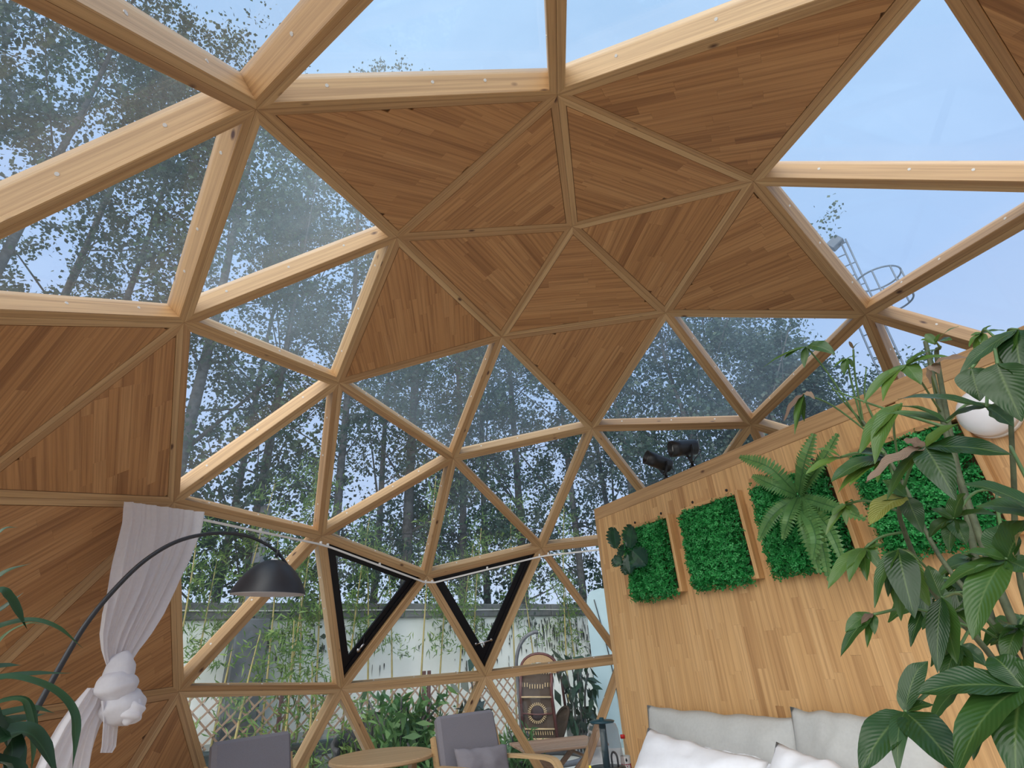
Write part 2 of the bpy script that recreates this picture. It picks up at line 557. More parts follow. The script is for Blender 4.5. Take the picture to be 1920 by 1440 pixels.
WOOD = {0, 21, 42, 63, 84, 1, 22, 43, 64, 85, 4, 29, 13, 12, 15, 16, 45}
GRAIN = {0: ((826, 480), (973, 613)), 1: ((760, 480), (790, 690)), 21: ((780, 420), (1020, 210)), 22: ((560, 260), (860, 340)),
         42: ((1090, 200), (1340, 295)), 43: ((1120, 150), (1500, 60)), 63: ((1247, 588), (1421, 338)), 64: ((1300, 560), (1500, 480)),
         84: ((1000, 560), (1190, 545)), 85: ((1080, 740), (1170, 600)), 29: ((40, 780), (170, 622)), 4: ((250, 880), (262, 700)),
         13: ((20, 1060), (230, 945)), 12: ((100, 1190), (220, 1130)), 15: ((250, 1440), (310, 1330)), 16: ((50, 1400), (150, 1330)),
         45: ((1830, 40), (1900, 72))}


def onscreen(p):
    c = p - CAM
    z = c.dot(MF)
    if z < 0.1: return None
    return 960 + FPX * c.dot(MR) / z, 720 + FPX * c.dot(MD) / z, z


def tri_seen(pts):
    ps = [onscreen(p) for p in pts] + [onscreen((pts[0] + pts[1] + pts[2]) / 3)] + [onscreen((pts[i] + pts[(i + 1) % 3]) / 2) for i in range(3)]
    return any(p and -40 < p[0] < 1960 and -40 < p[1] < 1480 for p in ps)


# unseen panels: mostly glazed, a few boarded, chosen for the daylight they admit
for k, t in enumerate(tris):
    ce = sum((DN[i] for i in t), Vector()) / 3
    if not tri_seen([DN[i] + HUB for i in t]) and k not in (44, 69, 71, 68, 28, 27, 24, 48, 47, 23):
        if ce.z > 0.9 and ce.y < -0.6 and k % 2 or False:
            WOOD.add(k)

BW, BD = 0.034, 0.112                        # half width and depth of the timber between two hubs


def inset(tri, u, d):
    """the triangle's corners moved in by u and out by d"""
    s = 1 + d / R0
    P = [p * s for p in tri]
    out = []
    for i in range(3):
        a, b, c = P[i], P[(i + 1) % 3], P[(i + 2) % 3]
        e1 = (b - a).normalized(); e2 = (c - a).normalized()
        sn = e1.cross(e2).length
        out.append(a + (e1 + e2) * (u / sn) + HUB)
    return out


ceiling = thing('ceiling', 'geodesic timber dome of pine struts with glazed and boarded triangles', None, (0, 0, 0), kind='structure')
PROFILE = [(0.0006, 0.0), (BW - 0.003, 0.0), (BW, 0.003), (BW, 0.016), (BW - 0.004, 0.019), (BW - 0.004, BD), (0.0, BD)]
PROFILE_P = [(0.0006, 0.0), (BW - 0.002, 0.0), (BW, 0.002), (BW, BD), (0.0, BD)]


def clip(poly, p, n):
    out = []
    for i in range(len(poly)):
        a, b = poly[i], poly[(i + 1) % len(poly)]
        da, db = (a - p).dot(n), (b - p).dot(n)
        if da >= 0: out.append(a)
        if (da >= 0) != (db >= 0): out.append(a + (b - a) * (da / (da - db)))
    return out


def poly_area(poly):
    s = Vector((0, 0, 0))
    for i in range(1, len(poly) - 1): s += (poly[i] - poly[0]).cross(poly[i + 1] - poly[0])
    return s.length / 2


def shrink(poly, g):
    c = sum(poly, Vector()) / len(poly)
    out = []
    for p in poly:
        d = (c - p)
        out.append(p + d * min(0.4, g / max(d.length, 1e-4)) )
    return out


def cut_staves(poly, gdir, nrm, width, seedv):
    """cut a flat polygon into laminated staves along gdir"""
    r = random.Random(seedv)
    side = nrm.cross(gdir).normalized()
    vs = [p.dot(side) for p in poly]; us = [p.dot(gdir) for p in poly]
    o = poly[0]
    lo, hi = min(vs), max(vs)
    y = lo - r.random() * width
    out = []
    while y < hi:
        w = width * r.uniform(0.85, 1.15)
        strip = clip(clip(poly, o + side * (y - o.dot(side)), side), o + side * (y + w - o.dot(side)), -side)
        if len(strip) >= 3:
            x = min(us) - r.random() * 0.4
            while x < max(us):
                l = r.uniform(0.24, 0.62)
                pc = clip(clip(strip, o + gdir * (x - o.dot(gdir)), gdir), o + gdir * (x + l - o.dot(gdir)), -gdir)
                if len(pc) >= 3 and poly_area(pc) > 4e-4: out.append(pc)
                x += l
        y += w
    return out


def stave_mesh(mb, pc, nrm, th, r):
    """pc: face polygon, nrm: towards the room"""
    mb.tone = min(1, max(0, r.gauss(0.55, 0.13) - (0.35 if r.random() < 0.08 else 0)))
    lift = r.uniform(0, 0.0006)
    top = [p + nrm * lift for p in shrink(pc, 0.00022)]
    if sum(((top[i] - top[0]).cross(top[(i + 1) % len(top)] - top[0]) for i in range(1, len(top) - 1)), Vector()).dot(nrm) < 0: top = top[::-1]
    n = len(top)
    bot = [p - nrm * th for p in top]
    fs = [tuple(range(n))] + [(i, n + i, n + (i + 1) % n, (i + 1) % n) for i in range(n)]
    mb.mesh(top + bot, fs)


panel_jobs = []                              # (area on screen, panel object, polygon, normal, grain)
hidden_bars = MB()
for k, t in enumerate(tris):
    tri = [DN[i] for i in t]
    cen = (tri[0] + tri[1] + tri[2]) / 3
    if (tri[1] - tri[0]).cross(tri[2] - tri[0]).dot(cen) < 0: tri = [tri[0], tri[2], tri[1]]
    nin = -(tri[1] - tri[0]).cross(tri[2] - tri[0]).normalized()     # towards the room
    seen = tri_seen([p + HUB for p in tri])
    boarded = k in WOOD
    prof = PROFILE_P if boarded else PROFILE
    rings = [inset(tri, u, d) for u, d in prof]
    n = len(prof)
    for i in range(3):
        j = (i + 1) % 3
        vs = [rings[q][i] for q in range(n)] + [rings[q][j] for q in range(n)]
        fs = [(q, (q + 1) % n, n + (q + 1) % n, n + q) for q in range(n)]
        fs += [tuple(range(n))[::-1], tuple(range(n, 2 * n))]
        mb = MB() if seen else hidden_bars
        mb.tone = random.random()
        mb.mesh(vs, fs)
        if seen:
            ed = tri[j] - tri[i]
            bar = mb.build('frame_bar', M['strut'], ceiling, grain=ed)
            if not boarded:
                a, b = inset(tri, BW - 0.004, BD * 0.56)[i], inset(tri, BW - 0.004, BD * 0.56)[j]
                inn = (cen + HUB - (a + b) / 2); inn -= ed.normalized() * inn.dot(ed.normalized()); inn.normalize()
                cp = MB()
                fr3 = frame_xyz(inn, nin)
                for fq in (0.22, 0.5, 0.78):
                    c = a.lerp(b, fq + random.uniform(-0.05, 0.05))
                    ring = [c + inn * 0.0025 + fr3 @ Vector((0, math.cos(x * PI / 4) * 0.0065, math.sin(x * PI / 4) * 0.0065)) for x in range(8)]
                    back = [p - inn * 0.0023 for p in ring]
                    cp.mesh(ring + back, [tuple(range(8))] + [(x, 8 + x, 8 + (x + 1) % 8, (x + 1) % 8) for x in range(8)])
                cp.build('screw_cap', M['white_plastic'], bar, kind='stuff', label='row of small white screw caps')
    if boarded:
        face = inset(tri, BW + 0.0025, 0.003)
        bk0 = inset(tri, BW - 0.001, 0.010); bk1 = inset(tri, BW - 0.001, 0.024)
        mb = MB(); mb.mesh(bk0 + bk1, [(0, 1, 2), (3, 5, 4), (0, 3, 4, 1), (1, 4, 5, 2), (2, 5, 3, 0)])
        pan = mb.build('wood_panel', M['backing'], ceiling)
        if k in GRAIN:
            pp = face[0]
            ga = at_plane(*GRAIN[k][0], pp, nin); gb = at_plane(*GRAIN[k][1], pp, nin)
            gd = (gb - ga).normalized()
        else:
            gd = (tri[1] - tri[0]).normalized()
        r = random.Random(k * 13 + 5)
        rest = MB()
        for pc in cut_staves(face, gd, nin, 0.052, k * 7 + 1):
            c = sum(pc, Vector()) / len(pc)
            s = onscreen(c)
            ok = seen and s and -10 < s[0] < 1930 and -10 < s[1] < 1450
            px = poly_area(pc) * abs(nin.dot((c - CAM).normalized())) / (c - CAM).length_squared if ok else 0
            panel_jobs.append([px, pan, pc, nin, gd, k])
    else:
        d0, d1 = BD - 0.022, BD - 0.014
        mb = MB()
        a3, b3 = inset(tri, BW - 0.012, d0), inset(tri, BW - 0.012, d1)
        mb.mesh(a3 + b3, [(0, 1, 2), (3, 5, 4), (0, 3, 4, 1), (1, 4, 5, 2), (2, 5, 3, 0)])
        zc = cen.z
        gm = 'glass_dusty' if zc > 2.3 else ('glass_hazy' if zc > 1.45 else 'glass_clear')
        mb.build('glass_pane', M[gm], ceiling)
hidden_bars.build('frame_bar', M['strut'], ceiling, grain=(0, 0, 1), kind='stuff')
panel_jobs.sort(key=lambda q: -q[0])
rest = {}
for q, (px, pan, pc, nin, gd, k) in enumerate(panel_jobs):
    r = random.Random(q * 3 + 1)
    if q < 300:
        mb = MB(); stave_mesh(mb, pc, nin, 0.006, r)
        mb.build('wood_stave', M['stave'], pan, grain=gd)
    else:
        rest.setdefault(pan.name, [MB(), pan, gd])
        stave_mesh(rest[pan.name][0], pc, nin, 0.006, r)
for mb, pan, gd in rest.values():
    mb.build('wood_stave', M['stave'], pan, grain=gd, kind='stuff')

# floor and the ground outside
fl = MB(); fl.lathe([(3.05, -0.098), (3.05, 0.0)], (0, 0, 0), 60)
fo = fl.build('floor', M['floor'], grain=(1, 0, 0)); tag(fo, 'pale timber floor slab under the dome', kind='structure')
M['concrete'] = plain('pale_concrete', (0.62, 0.63, 0.60), 0.9, var=0.25, scale=1.5)
gr = MB(); gr.face([(-30, -40, -0.1), (45, -40, -0.1), (45, 40, -0.1), (-30, 40, -0.1)])
tag(gr.build('ground', M['concrete']), 'pale concrete yard around the dome', kind='structure')

# ------------------------------------------------------------------ the two black opening windows
def opening_window(idx, nodes3, label, tilt, handle_corner):
    tri = [DN[i] for i in nodes3]
    cen = (tri[0] + tri[1] + tri[2]) / 3
    if (tri[1] - tri[0]).cross(tri[2] - tri[0]).dot(cen) < 0: tri = [tri[0], tri[2], tri[1]]
    w = thing('window_%d' % idx, label, None, tuple(cen + HUB), kind='structure')
    for nm, u0, u1, d0, d1 in (('outer_frame', BW + 0.0005, BW + 0.030, 0.045, BD - 0.024), ('sash', BW + 0.024, BW + 0.074, 0.058, BD - 0.028)):
        q = [inset(tri, u0, d0), inset(tri, u1, d0), inset(tri, u1, d1), inset(tri, u0, d1)]
        for i in range(3):
            j = (i + 1) % 3
            mb = MB()
            mb.mesh([q[x][i] for x in range(4)] + [q[x][j] for x in range(4)], [(0, 1, 5, 4), (1, 2, 6, 5), (2, 3, 7, 6), (3, 0, 4, 7), (3, 2, 1, 0), (4, 5, 6, 7)])
            mb.build(nm + '_bar', M['black_alu'], w)
    # the handle: a chrome lever across the bottom corner
    q = inset(tri, BW + 0.040, 0.055)
    low = min(range(3), key=lambda i: q[i].z)
    a, b = q[(low + 1) % 3], q[(low + 2) % 3]
    P0, P1 = q[low].lerp(a, 0.17), q[low].lerp(b, 0.17)
    nin = -(cen).normalized()
    if handle_corner == 'across':
        mb = MB(); mb.tube([P0 + nin * 0.012, P1 + nin * 0.012], 0.007, 8)
        h = mb.build('handle', M['chrome'], w, smooth=True)
        mb = MB(); mid = (P0 + P1) / 2 + nin * 0.012; mb.tube([mid, mid - Vector((0, 0, 0.035))], 0.009, 8); mb.build('latch', M['chrome'], h, smooth=True)
        for P in (P0, P1):
            mb = MB(); mb.tube([P - nin * 0.005, P + nin * 0.014], 0.012, 8); mb.build('bracket', M['chrome'], h, smooth=True)
    else:
        PP = P0 if onscreen(P0)[0] > onscreen(P1)[0] else P1
        far = a if PP is P0 else b
        mb = MB(); mb.tube([PP + nin * 0.01, PP.lerp(far, 0.09) + nin * 0.02], 0.008, 8)
        h = mb.build('handle', M['chrome'], w, smooth=True)
        mb = MB(); mb.tube([PP - nin * 0.006, PP + nin * 0.02], 0.016, 8); mb.build('latch', M['chrome'], h, smooth=True)
        mb = MB(); c0 = PP.lerp(far, 0.09); mb.tube([c0 + nin * 0.018, c0 + Vector((0, 0, 0.075)) + nin * 0.01], 0.004, 6); mb.build('stay', M['black_metal'], h)
    return w


opening_window(1, (8, 9, 10), 'left black-framed triangular opening window beside the arc lamp shade', 0, 'side')
opening_window(2, (9, 83, 86), 'right black-framed triangular opening window with a chrome lever across its bottom corner', 0, 'across')

# ------------------------------------------------------------------ the partition wall
WY, WH = -1.2195, 2.3                        # its face and its height
WX0, WX1 = -2.25, 1.825
wall = thing('wall_right', 'free-standing partition of vertical laminated pine behind the bed', None, (0, WY, 0), kind='structure')
mb = MB(); mb.box(((WX0 + WX1) / 2, WY - 0.045, WH / 2 - 0.05), (WX1 - WX0 - 0.02, 0.05, WH - 0.1)); mb.build('core', M['backing'], wall)
mb = MB(); mb.tone = 0.25; mb.box(((WX0 + WX1) / 2, WY - 0.045, WH - 0.05), (WX1 - WX0, 0.09, 0.1), bevel=0.003)
mb.build('top_rail', M['strut'], wall, grain=(1, 0, 0), label='flat pine rail capping the wall')
mb = MB(); mb.tone = 0.4; mb.box((WX1 - 0.022, WY - 0.045, (WH - 0.1) / 2), (0.044, 0.09, WH - 0.101), bevel=0.003)
mb.build('end_post', M['strut'], wall, grain=(0, 0, 1), label='narrow pine post closing the free end of the wall')
poly = [Vector((WX0, WY, 0)), Vector((WX1 - 0.045, WY, 0)), Vector((WX1 - 0.045, WY, WH - 0.101)), Vector((WX0, WY, WH - 0.101))]
jobs = []
for pc in cut_staves(poly, Vector((0, 0, 1)), Vector((0, 1, 0)), 0.056, 77):
    c = sum(pc, Vector()) / len(pc); s = onscreen(c)
    ok = s and -10 < s[0] < 1930 and -10 < s[1] < 1450
    jobs.append((poly_area(pc) / (c - CAM).length ** 3 if ok else 0, pc))
jobs.sort(key=lambda q: -q[0])
rmb = MB()
for q, (px, pc) in enumerate(jobs):
    r = random.Random(q + 900)
    mb = MB() if q < 300 else rmb
    stave_mesh(mb, pc, Vector((0, 1, 0)), 0.018, r)
    if q < 300: mb.build('wood_stave', M['stave_wall'], wall, grain=(0, 0, 1))
if rmb.f: rmb.build('wood_stave', M['stave_wall'], wall, grain=(0, 0, 1), kind='stuff')

# ------------------------------------------------------------------ green panels on the wall
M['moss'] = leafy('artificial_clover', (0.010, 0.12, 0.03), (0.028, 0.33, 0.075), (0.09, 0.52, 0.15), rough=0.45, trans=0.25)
M['fern'] = leafy('artificial_fern', (0.05, 0.16, 0.05), (0.11, 0.26, 0.075), (0.26, 0.42, 0.14), rough=0.45, trans=0.3, rib=(0.05, 0.16, 0.05))
M['monstera'] = leafy('artificial_monstera', (0.004, 0.030, 0.016), (0.008, 0.055, 0.025), (0.03, 0.12, 0.04), rough=0.3, trans=0.12, rib=(0.02, 0.10, 0.04))
FZ0, FZ1, FW = 1.515, 2.035, 0.525


def tuft(n, x0, x1, z0, z1, depth, seedv):
    """a mat of little clover leaves standing out from the wall"""
    r = np.random.default_rng(seedv)
    mb = MB()
    rs = random.Random(seedv)
    for _ in range(n):
        x = rs.uniform(x0, x1); z = rs.uniform(z0, z1)
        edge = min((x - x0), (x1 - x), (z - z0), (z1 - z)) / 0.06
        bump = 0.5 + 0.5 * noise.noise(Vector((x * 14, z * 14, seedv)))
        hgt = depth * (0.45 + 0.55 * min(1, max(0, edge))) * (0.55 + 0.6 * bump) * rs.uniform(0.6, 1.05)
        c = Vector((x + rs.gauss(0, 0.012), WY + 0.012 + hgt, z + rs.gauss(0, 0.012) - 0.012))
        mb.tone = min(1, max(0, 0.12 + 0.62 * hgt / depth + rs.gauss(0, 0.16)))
        a = rs.uniform(0, 2 * PI); s = rs.uniform(0.009, 0.0155)
        t = Vector((rs.gauss(0, 0.7), rs.uniform(0.2, 1), rs.gauss(0.35, 0.6))).normalized()
        b1 = t.orthogonal().normalized(); b2 = t.cross(b1)
        for q in range(3):
            d = b1 * math.cos(a + q * 2.1) + b2 * math.sin(a + q * 2.1)
            e = b1 * math.cos(a + q * 2.1 + 1.57) + b2 * math.sin(a + q * 2.1 + 1.57)
            mb.face([c, c + d * s * 0.6 + e * s * 0.5, c + d * s * 1.15 + t * s * 0.25, c + d * s * 0.6 - e * s * 0.5])
    return mb


panel_labels = ['green clover wall planter nearest the free end, with monstera on its left side',
                'second green wall planter from the free end, plain clover with no other plant',
                'third green wall planter from the free end, half covered by fern fronds',
                'fourth green wall planter, mostly hidden behind the potted tree leaves']
for i, x0 in enumerate((0.88, 0.25, -0.365, -0.985)):
    x1 = x0 + FW
    p = thing('wall_planter', panel_labels[i], 'planter', ((x0 + x1) / 2, WY, FZ0), group='green planters on the partition')
    d = 0.052
    for cx, cz, sx, sz in ((x0 + 0.012, (FZ0 + FZ1) / 2, 0.024, FZ1 - FZ0), (x1 - 0.012, (FZ0 + FZ1) / 2, 0.024, FZ1 - FZ0),
                           ((x0 + x1) / 2, FZ0 + 0.012, FW - 0.05, 0.024), ((x0 + x1) / 2, FZ1 - 0.012, FW - 0.05, 0.024)):
        mb = MB(); mb.tone = random.uniform(0.1, 0.5); mb.box((cx, WY + d / 2 + 0.0005, cz), (sx, d, sz), bevel=0.002)
        mb.build('frame_board', M['stave_wall'], p, grain=(0, 0, 1) if sz > sx else (1, 0, 0))
    mb = MB(); mb.box(((x0 + x1) / 2, WY + 0.006, (FZ0 + FZ1) / 2), (FW - 0.05, 0.010, FZ1 - FZ0 - 0.05)); mb.build('back_board', M['backing'], p)
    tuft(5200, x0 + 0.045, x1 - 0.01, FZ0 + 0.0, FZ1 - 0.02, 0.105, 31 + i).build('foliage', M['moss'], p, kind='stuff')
    for fx in (0.22, 0.8):
        mb = MB(); mb.tube([(x0 + FW * fx, WY + 0.0005, FZ1 + 0.032), (x0 + FW * fx, WY + 0.006, FZ1 + 0.032)], 0.009, 8); mb.build('hanger_screw', M['black_metal'], p, smooth=True)

# fern in the third planter: fronds with cut edges
def frond(mb, pts, width, nrm, npin=22, flip=1):
    P = bezier(pts, 8); L = [0]
    for a, b in zip(P, P[1:]): L.append(L[-1] + (b - a).length)
    tot = L[-1]

    def pos(s):
        s *= tot
        for q in range(len(L) - 1):
            if L[q + 1] >= s: return P[q].lerp(P[q + 1], (s - L[q]) / max(1e-6, L[q + 1] - L[q])), (P[q + 1] - P[q]).normalized()
        return P[-1], (P[-1] - P[-2]).normalized()
    for q in range(npin):
        s = 0.05 + 0.94 * q / npin
        p, t = pos(s); p2, _ = pos(min(1, s + 0.9 / npin))
        side = t.cross(nrm).normalized(); up = side.cross(t)
        w = width / 2 * (math.sin(PI * min(1, s * 0.86 + 0.13)) ** 0.7)
        for sg in (-1, 1):
            mb.tone = min(1, max(0, 0.35 + random.gauss(0, 0.08) + 0.25 * s))
            d = (side * sg + t * 0.22).normalized()
            a, b = p, p2
            m0 = p + d * w * 0.55 + up * w * 0.18; m1 = p2 + d * w * 0.55 + up * w * 0.18
            tip = (p + p2) / 2 + d * w * random.uniform(0.92, 1.06) + up * w * 0.05
            mb.face([a, m0, m1, b], [(s, 0.5), (s, 0.5 + 0.2 * sg), (s, 0.5 + 0.2 * sg), (s, 0.5)])
            mb.face([m0, tip, m1], [(s, 0.5 + 0.2 * sg), (s, 0.5 + 0.5 * sg), (s, 0.5 + 0.2 * sg)])
    mb.tone = 0.1
    mb.tube(P, [0.0028 * (1 - 0.7 * i / len(P)) for i in range(len(P))], 5)


fc = at_y(1497, 930, WY + 0.12)
fern = thing('fern', 'artificial fern with spreading toothed fronds in the third wall planter', 'fern', tuple(at_y(1497, 930, WY + 0.05)))
for (mu, mv, mo), (tu, tv, to), w in [((1445, 878, .25), (1386, 856, .27), .105), ((1455, 912, .22), (1410, 892, .24), .10), ((1508, 870, .26), (1527, 812, .26), .12),
                                      ((1545, 860, .23), (1572, 812, .25), .10), ((1450, 965, .24), (1422, 1015, .26), .10), ((1480, 970, .27), (1468, 1012, .27), .10),
                                      ((1512, 985, .26), (1537, 1076, .26), .105), ((1535, 1000, .24), (1556, 1092, .24), .09), ((1550, 985, .22), (1585, 1062, .24), .095),
                                      ((1560, 950, .2), (1625, 975, .22), .09), ((1528, 1000, .3), (1524, 1050, .3), .11)]:
    mb = MB()
    frond(mb, [fc, at_y(mu, mv, WY + mo), at_y(tu, tv, WY + to)], w, Vector((-0.35, 1, 0.25)).normalized())
    mb.build('frond', M['fern'], fern)
mb = MB(); mb.tube([fc - Vector((0, 0.1, 0.02)), fc], [0.012, 0.008], 8); mb.build('stem', M['fern'], fern, smooth=True)


def split_leaf(mb, base, tip, width, nrm, r):
    """a monstera leaf: heart shape with deep slots between the lobes"""
    t = (tip - base); ln = t.length; t.normalize()
    s = t.cross(nrm).normalized(); up = s.cross(t)
    nl = 6
    for sg in (-1, 1):
        for q in range(nl):
            a0, a1 = -0.08 + q / nl * 1.0, -0.08 + (q + 0.80) / nl * 1.0
            mb.tone = min(1, max(0, r.gauss(0.45, 0.15)))

            def edge(a, f):
                w = width / 2 * max(0.05, math.sin(PI * min(1, max(0, (a + 0.16) / 1.13))) ** 0.75)
                return base + t * (ln * (a + 0.12 * f)) + s * (sg * w * f) + up * (width * 0.12 * f * f)
            inn0, inn1 = base + t * ln * max(0, a0), base + t * ln * min(1, q / nl + 1 / nl - 0.08)
            mb.face([inn0, edge(a0, 0.5), edge(a1 + 0.06, 0.5), inn1], [(a0, 0.5), (a0, .7), (a1, .7), (a1, .5)])
            mb.face([edge(a0, 0.5), edge(a0, 0.8), edge((a0 + a1) / 2, 1.0), edge(a1, 0.85), edge(a1 + 0.06, 0.5)], [(a0, .7), (a0, .9), (a0, 1), (a1, .9), (a1, .7)])


mon = thing('monstera', 'dark artificial monstera with slotted leaves at the left of the first wall planter', 'plant', tuple(at_y(1182, 1070, WY + 0.05)))
mc = at_y(1181, 1033, WY + 0.12)
rr = random.Random(4)
for (bu, bv, bo), (tu, tv, to), w in [((1155, 1028, .13), (1150, 988, .16), .15), ((1181, 1027, .15), (1186, 984, .17), .17), ((1186, 1032, .17), (1213, 1060, .17), .17),
                                      ((1166, 1058, .15), (1150, 1046, .18), .12), ((1178, 1040, .14), (1183, 1076, .16), .12), ((1170, 1052, .12), (1176, 1078, .13), .09), ((1174, 1024, .11), (1160, 1042, .12), .1)]:
    mb = MB(); b, t = at_y(bu, bv, WY + bo), at_y(tu, tv, WY + to)
    split_leaf(mb, b, t, w, Vector((-0.4, 1, 0.35)).normalized(), rr)
    mb.tone = 0.7; mb.tube(bezier([mc - Vector((0, .08, .03)), (mc + b) / 2 + Vector((0, 0.02, 0)), b], 4), 0.0035, 5)
    mb.build('leaf', M['monstera'], mon)

# white round wall lamp behind the potted tree
wl = at_y(1845, 770, WY + 0.06)
M['opal'] = plain('white_opal', (0.86, 0.86, 0.9), 0.35)
lamp2 = thing('wall_lamp', 'white round wall lamp half hidden behind the potted tree', 'lamp', (wl.x, WY, wl.z))
mb = MB(); RW = Matrix(((.68, 0, 0), (0, 0, 1), (0, .68, 0)))
mb.lathe([(0.001, 0.1), (0.07, 0.094), (0.12, 0.075), (0.15, 0.045), (0.158, 0.02)], (wl.x, WY + 0.01, wl.z), 32, rot=RW); mb.build('shade', M['opal'], lamp2, smooth=True)
mb = MB(); mb.lathe([(0.16, 0.0), (0.163, 0.002), (0.163, 0.02), (0.158, 0.025)], (wl.x, WY + 0.001, wl.z), 32, rot=RW); mb.build('back_plate', M['white_plastic'], lamp2, smooth=True)

# ------------------------------------------------------------------ two black spotlights on top of the wall
M['lens'] = plain('lamp_lens', (0.7, 0.7, 0.68), 0.2)
M['copper'] = plain('copper_tone', (0.22, 0.08, 0.04), 0.5)
for i, (fu, fv, fx, hu, hv, tu, tv, lab) in enumerate([(1243, 889, 0.915, 1220, 858, 1256, 874, 'black spotlight on the wall top, the lower one nearer the free end, aimed left'),
                                                       (1292, 869, 0.64, 1266, 843, 1305, 838, 'black spotlight on the wall top, the higher one, with its lit-side lens showing')]):
    foot = Vector((fx, WY - 0.045, WH))
    f = at_plane(hu, hv, foot, MF) + Vector((0, 0.045, 0)); b = at_plane(tu, tv, foot, MF)
    ax = (f - b).normalized()
    s = thing('spotlight', lab, 'spotlight', tuple(foot), group='spotlights on the partition')
    rot = frame_xyz(ax.orthogonal(), ax)
    rr_ = 0.052 if i == 0 else 0.056
    L_ = (f - b).length
    mb = MB(); mb.lathe([(0.001, 0.0), (rr_ * 0.93, 0.0), (rr_, 0.01), (rr_, L_ * .62), (rr_ * 1.02, L_ * .63), (rr_ * 1.02, L_), (rr_ * .86, L_), (rr_ * .84, L_ - 0.03), (0.001, L_ - 0.032)], b, 28, rot=rot, close=True)
    body = mb.build('housing', M['black_metal'], s, smooth=True)
    mb = MB(); mb.lathe([(0.001, L_ - 0.028), (rr_ * .5, L_ - 0.026), (rr_ * .78, L_ - 0.029)], b, 20, rot=rot); mb.build('lens', M['lens'], body, smooth=True)
    mb = MB(); mb.lathe([(0.001, -0.004), (rr_ * .6, -0.003), (rr_ * .62, 0.0)], b, 16, rot=rot); mb.build('rear_cap', M['copper'] if i == 0 else M['black_metal'], body, smooth=True)
    mid = b + ax * L_ * 0.3
    side = ax.cross(Vector((0, 0, 1))).normalized()
    low = mid - Vector((0, 0, rr_ + 0.03))
    for sg in (-1, 1):
        mb = MB(); mb.tube([mid + side * sg * (rr_ + 0.004), mid + side * sg * (rr_ + 0.004) - Vector((0, 0, 0.03)), low + side * sg * 0.012], 1.0, 4, squash=(0.016, 0.006)); mb.build('bracket_arm', M['black_metal'], s)
    mb = MB(); mb.tube([low + Vector((0, 0, 0.012)), foot + Vector((0, 0, 0.02))], 0.011, 10); mb.build('stem', M['black_metal'], s, smooth=True)
    mb = MB(); mb.lathe([(0.028, 0.0005), (0.028, 0.016), (0.022, 0.022), (0.001, 0.023)], foot, 20); mb.build('foot', M['black_metal'], s, smooth=True)
    mb = MB(); mb.tube(bezier([b + ax * 0.01, b - ax * 0.03 - Vector((0, 0, 0.03)), low - ax * 0.03, foot + Vector((0, 0, 0.03))], 6), 0.003, 5); mb.build('cord', M['black_metal'], s, smooth=True)

# ------------------------------------------------------------------ bed, pillows, bedside table
bed = thing('bed', 'double bed with white bedding, its head against the pine partition', 'bed', (0.33, -0.2, 0))
mb = MB(); mb.tone = .5; mb.box((0.33, -0.19, 0.10), (2.0, 2.02, 0.14), bevel=0.01); mb.build('bed_frame', M['strut'], bed, grain=(1, 0, 0))
for x in (-0.55, 1.2):
    for y in (-1.08, 0.7):
        mb = MB(); mb.tube([(x, y, 0.0), (x, y, 0.035)], 0.03, 10); mb.build('leg', M['strut'], bed, grain=(0, 0, 1))
mb = MB(); mb.box((0.33, -0.19, 0.245), (1.98, 1.98, 0.14), bevel=0.05); mb.build('mattress', M['linen'], bed)


def pillow(name, label, c, ex, ez, w, h, th, mat, group, wrinkle=0.012, seedv=0, kind_='pillow', pinch=0.07):
    """c: centre; ex: direction of its width; ez: direction of its height"""
    ex = Vector(ex).normalized(); ez = Vector(ez).normalized(); ey = ez.cross(ex).normalized(); ez = ex.cross(ey)
    n, m = 26, 20
    mb = MB()
    g = {}
    vs = []; fs = []
    for sgn in (1, -1):
        for i in range(n + 1):
            for j in range(m + 1):
                s, t = 2 * i / n - 1, 2 * j / m - 1
                border = i in (0, n) or j in (0, m)
                if border and sgn < 0: g[sgn, i, j] = g[1, i, j]; continue
                x = w / 2 * s * (1 - pinch * (1 - t * t)); z = h / 2 * t * (1 - pinch * (1 - s * s))
                y = th / 2 * ((1 - abs(s) ** 3.2) * (1 - abs(t) ** 3.2)) ** 0.62
                q = noise.noise(Vector((s * 2.2 + seedv, t * 2.2, sgn * 3 + seedv))) + 0.5 * noise.noise(Vector((s * 5 + seedv, t * 5, 9 + seedv)))
                y += wrinkle * q * min(1, 4 * (1 - max(abs(s), abs(t))))
                zz = z + wrinkle * 0.9 * noise.noise(Vector((s * 3.5 + seedv * 2, t * 2, 4.0)))
                g[sgn, i, j] = len(vs); vs.append(Vector(c) + ex * x + ez * zz + ey * (y * sgn))
    for sgn in (1, -1):
        for i in range(n):
            for j in range(m):
                q = (g[sgn, i, j], g[sgn, i + 1, j], g[sgn, i + 1, j + 1], g[sgn, i, j + 1])
                fs.append(q if sgn < 0 else q[::-1])
    mb.mesh(vs, fs)
    o = mb.build(name, mat, smooth=True)
    return tag(o, label, kind_, group)


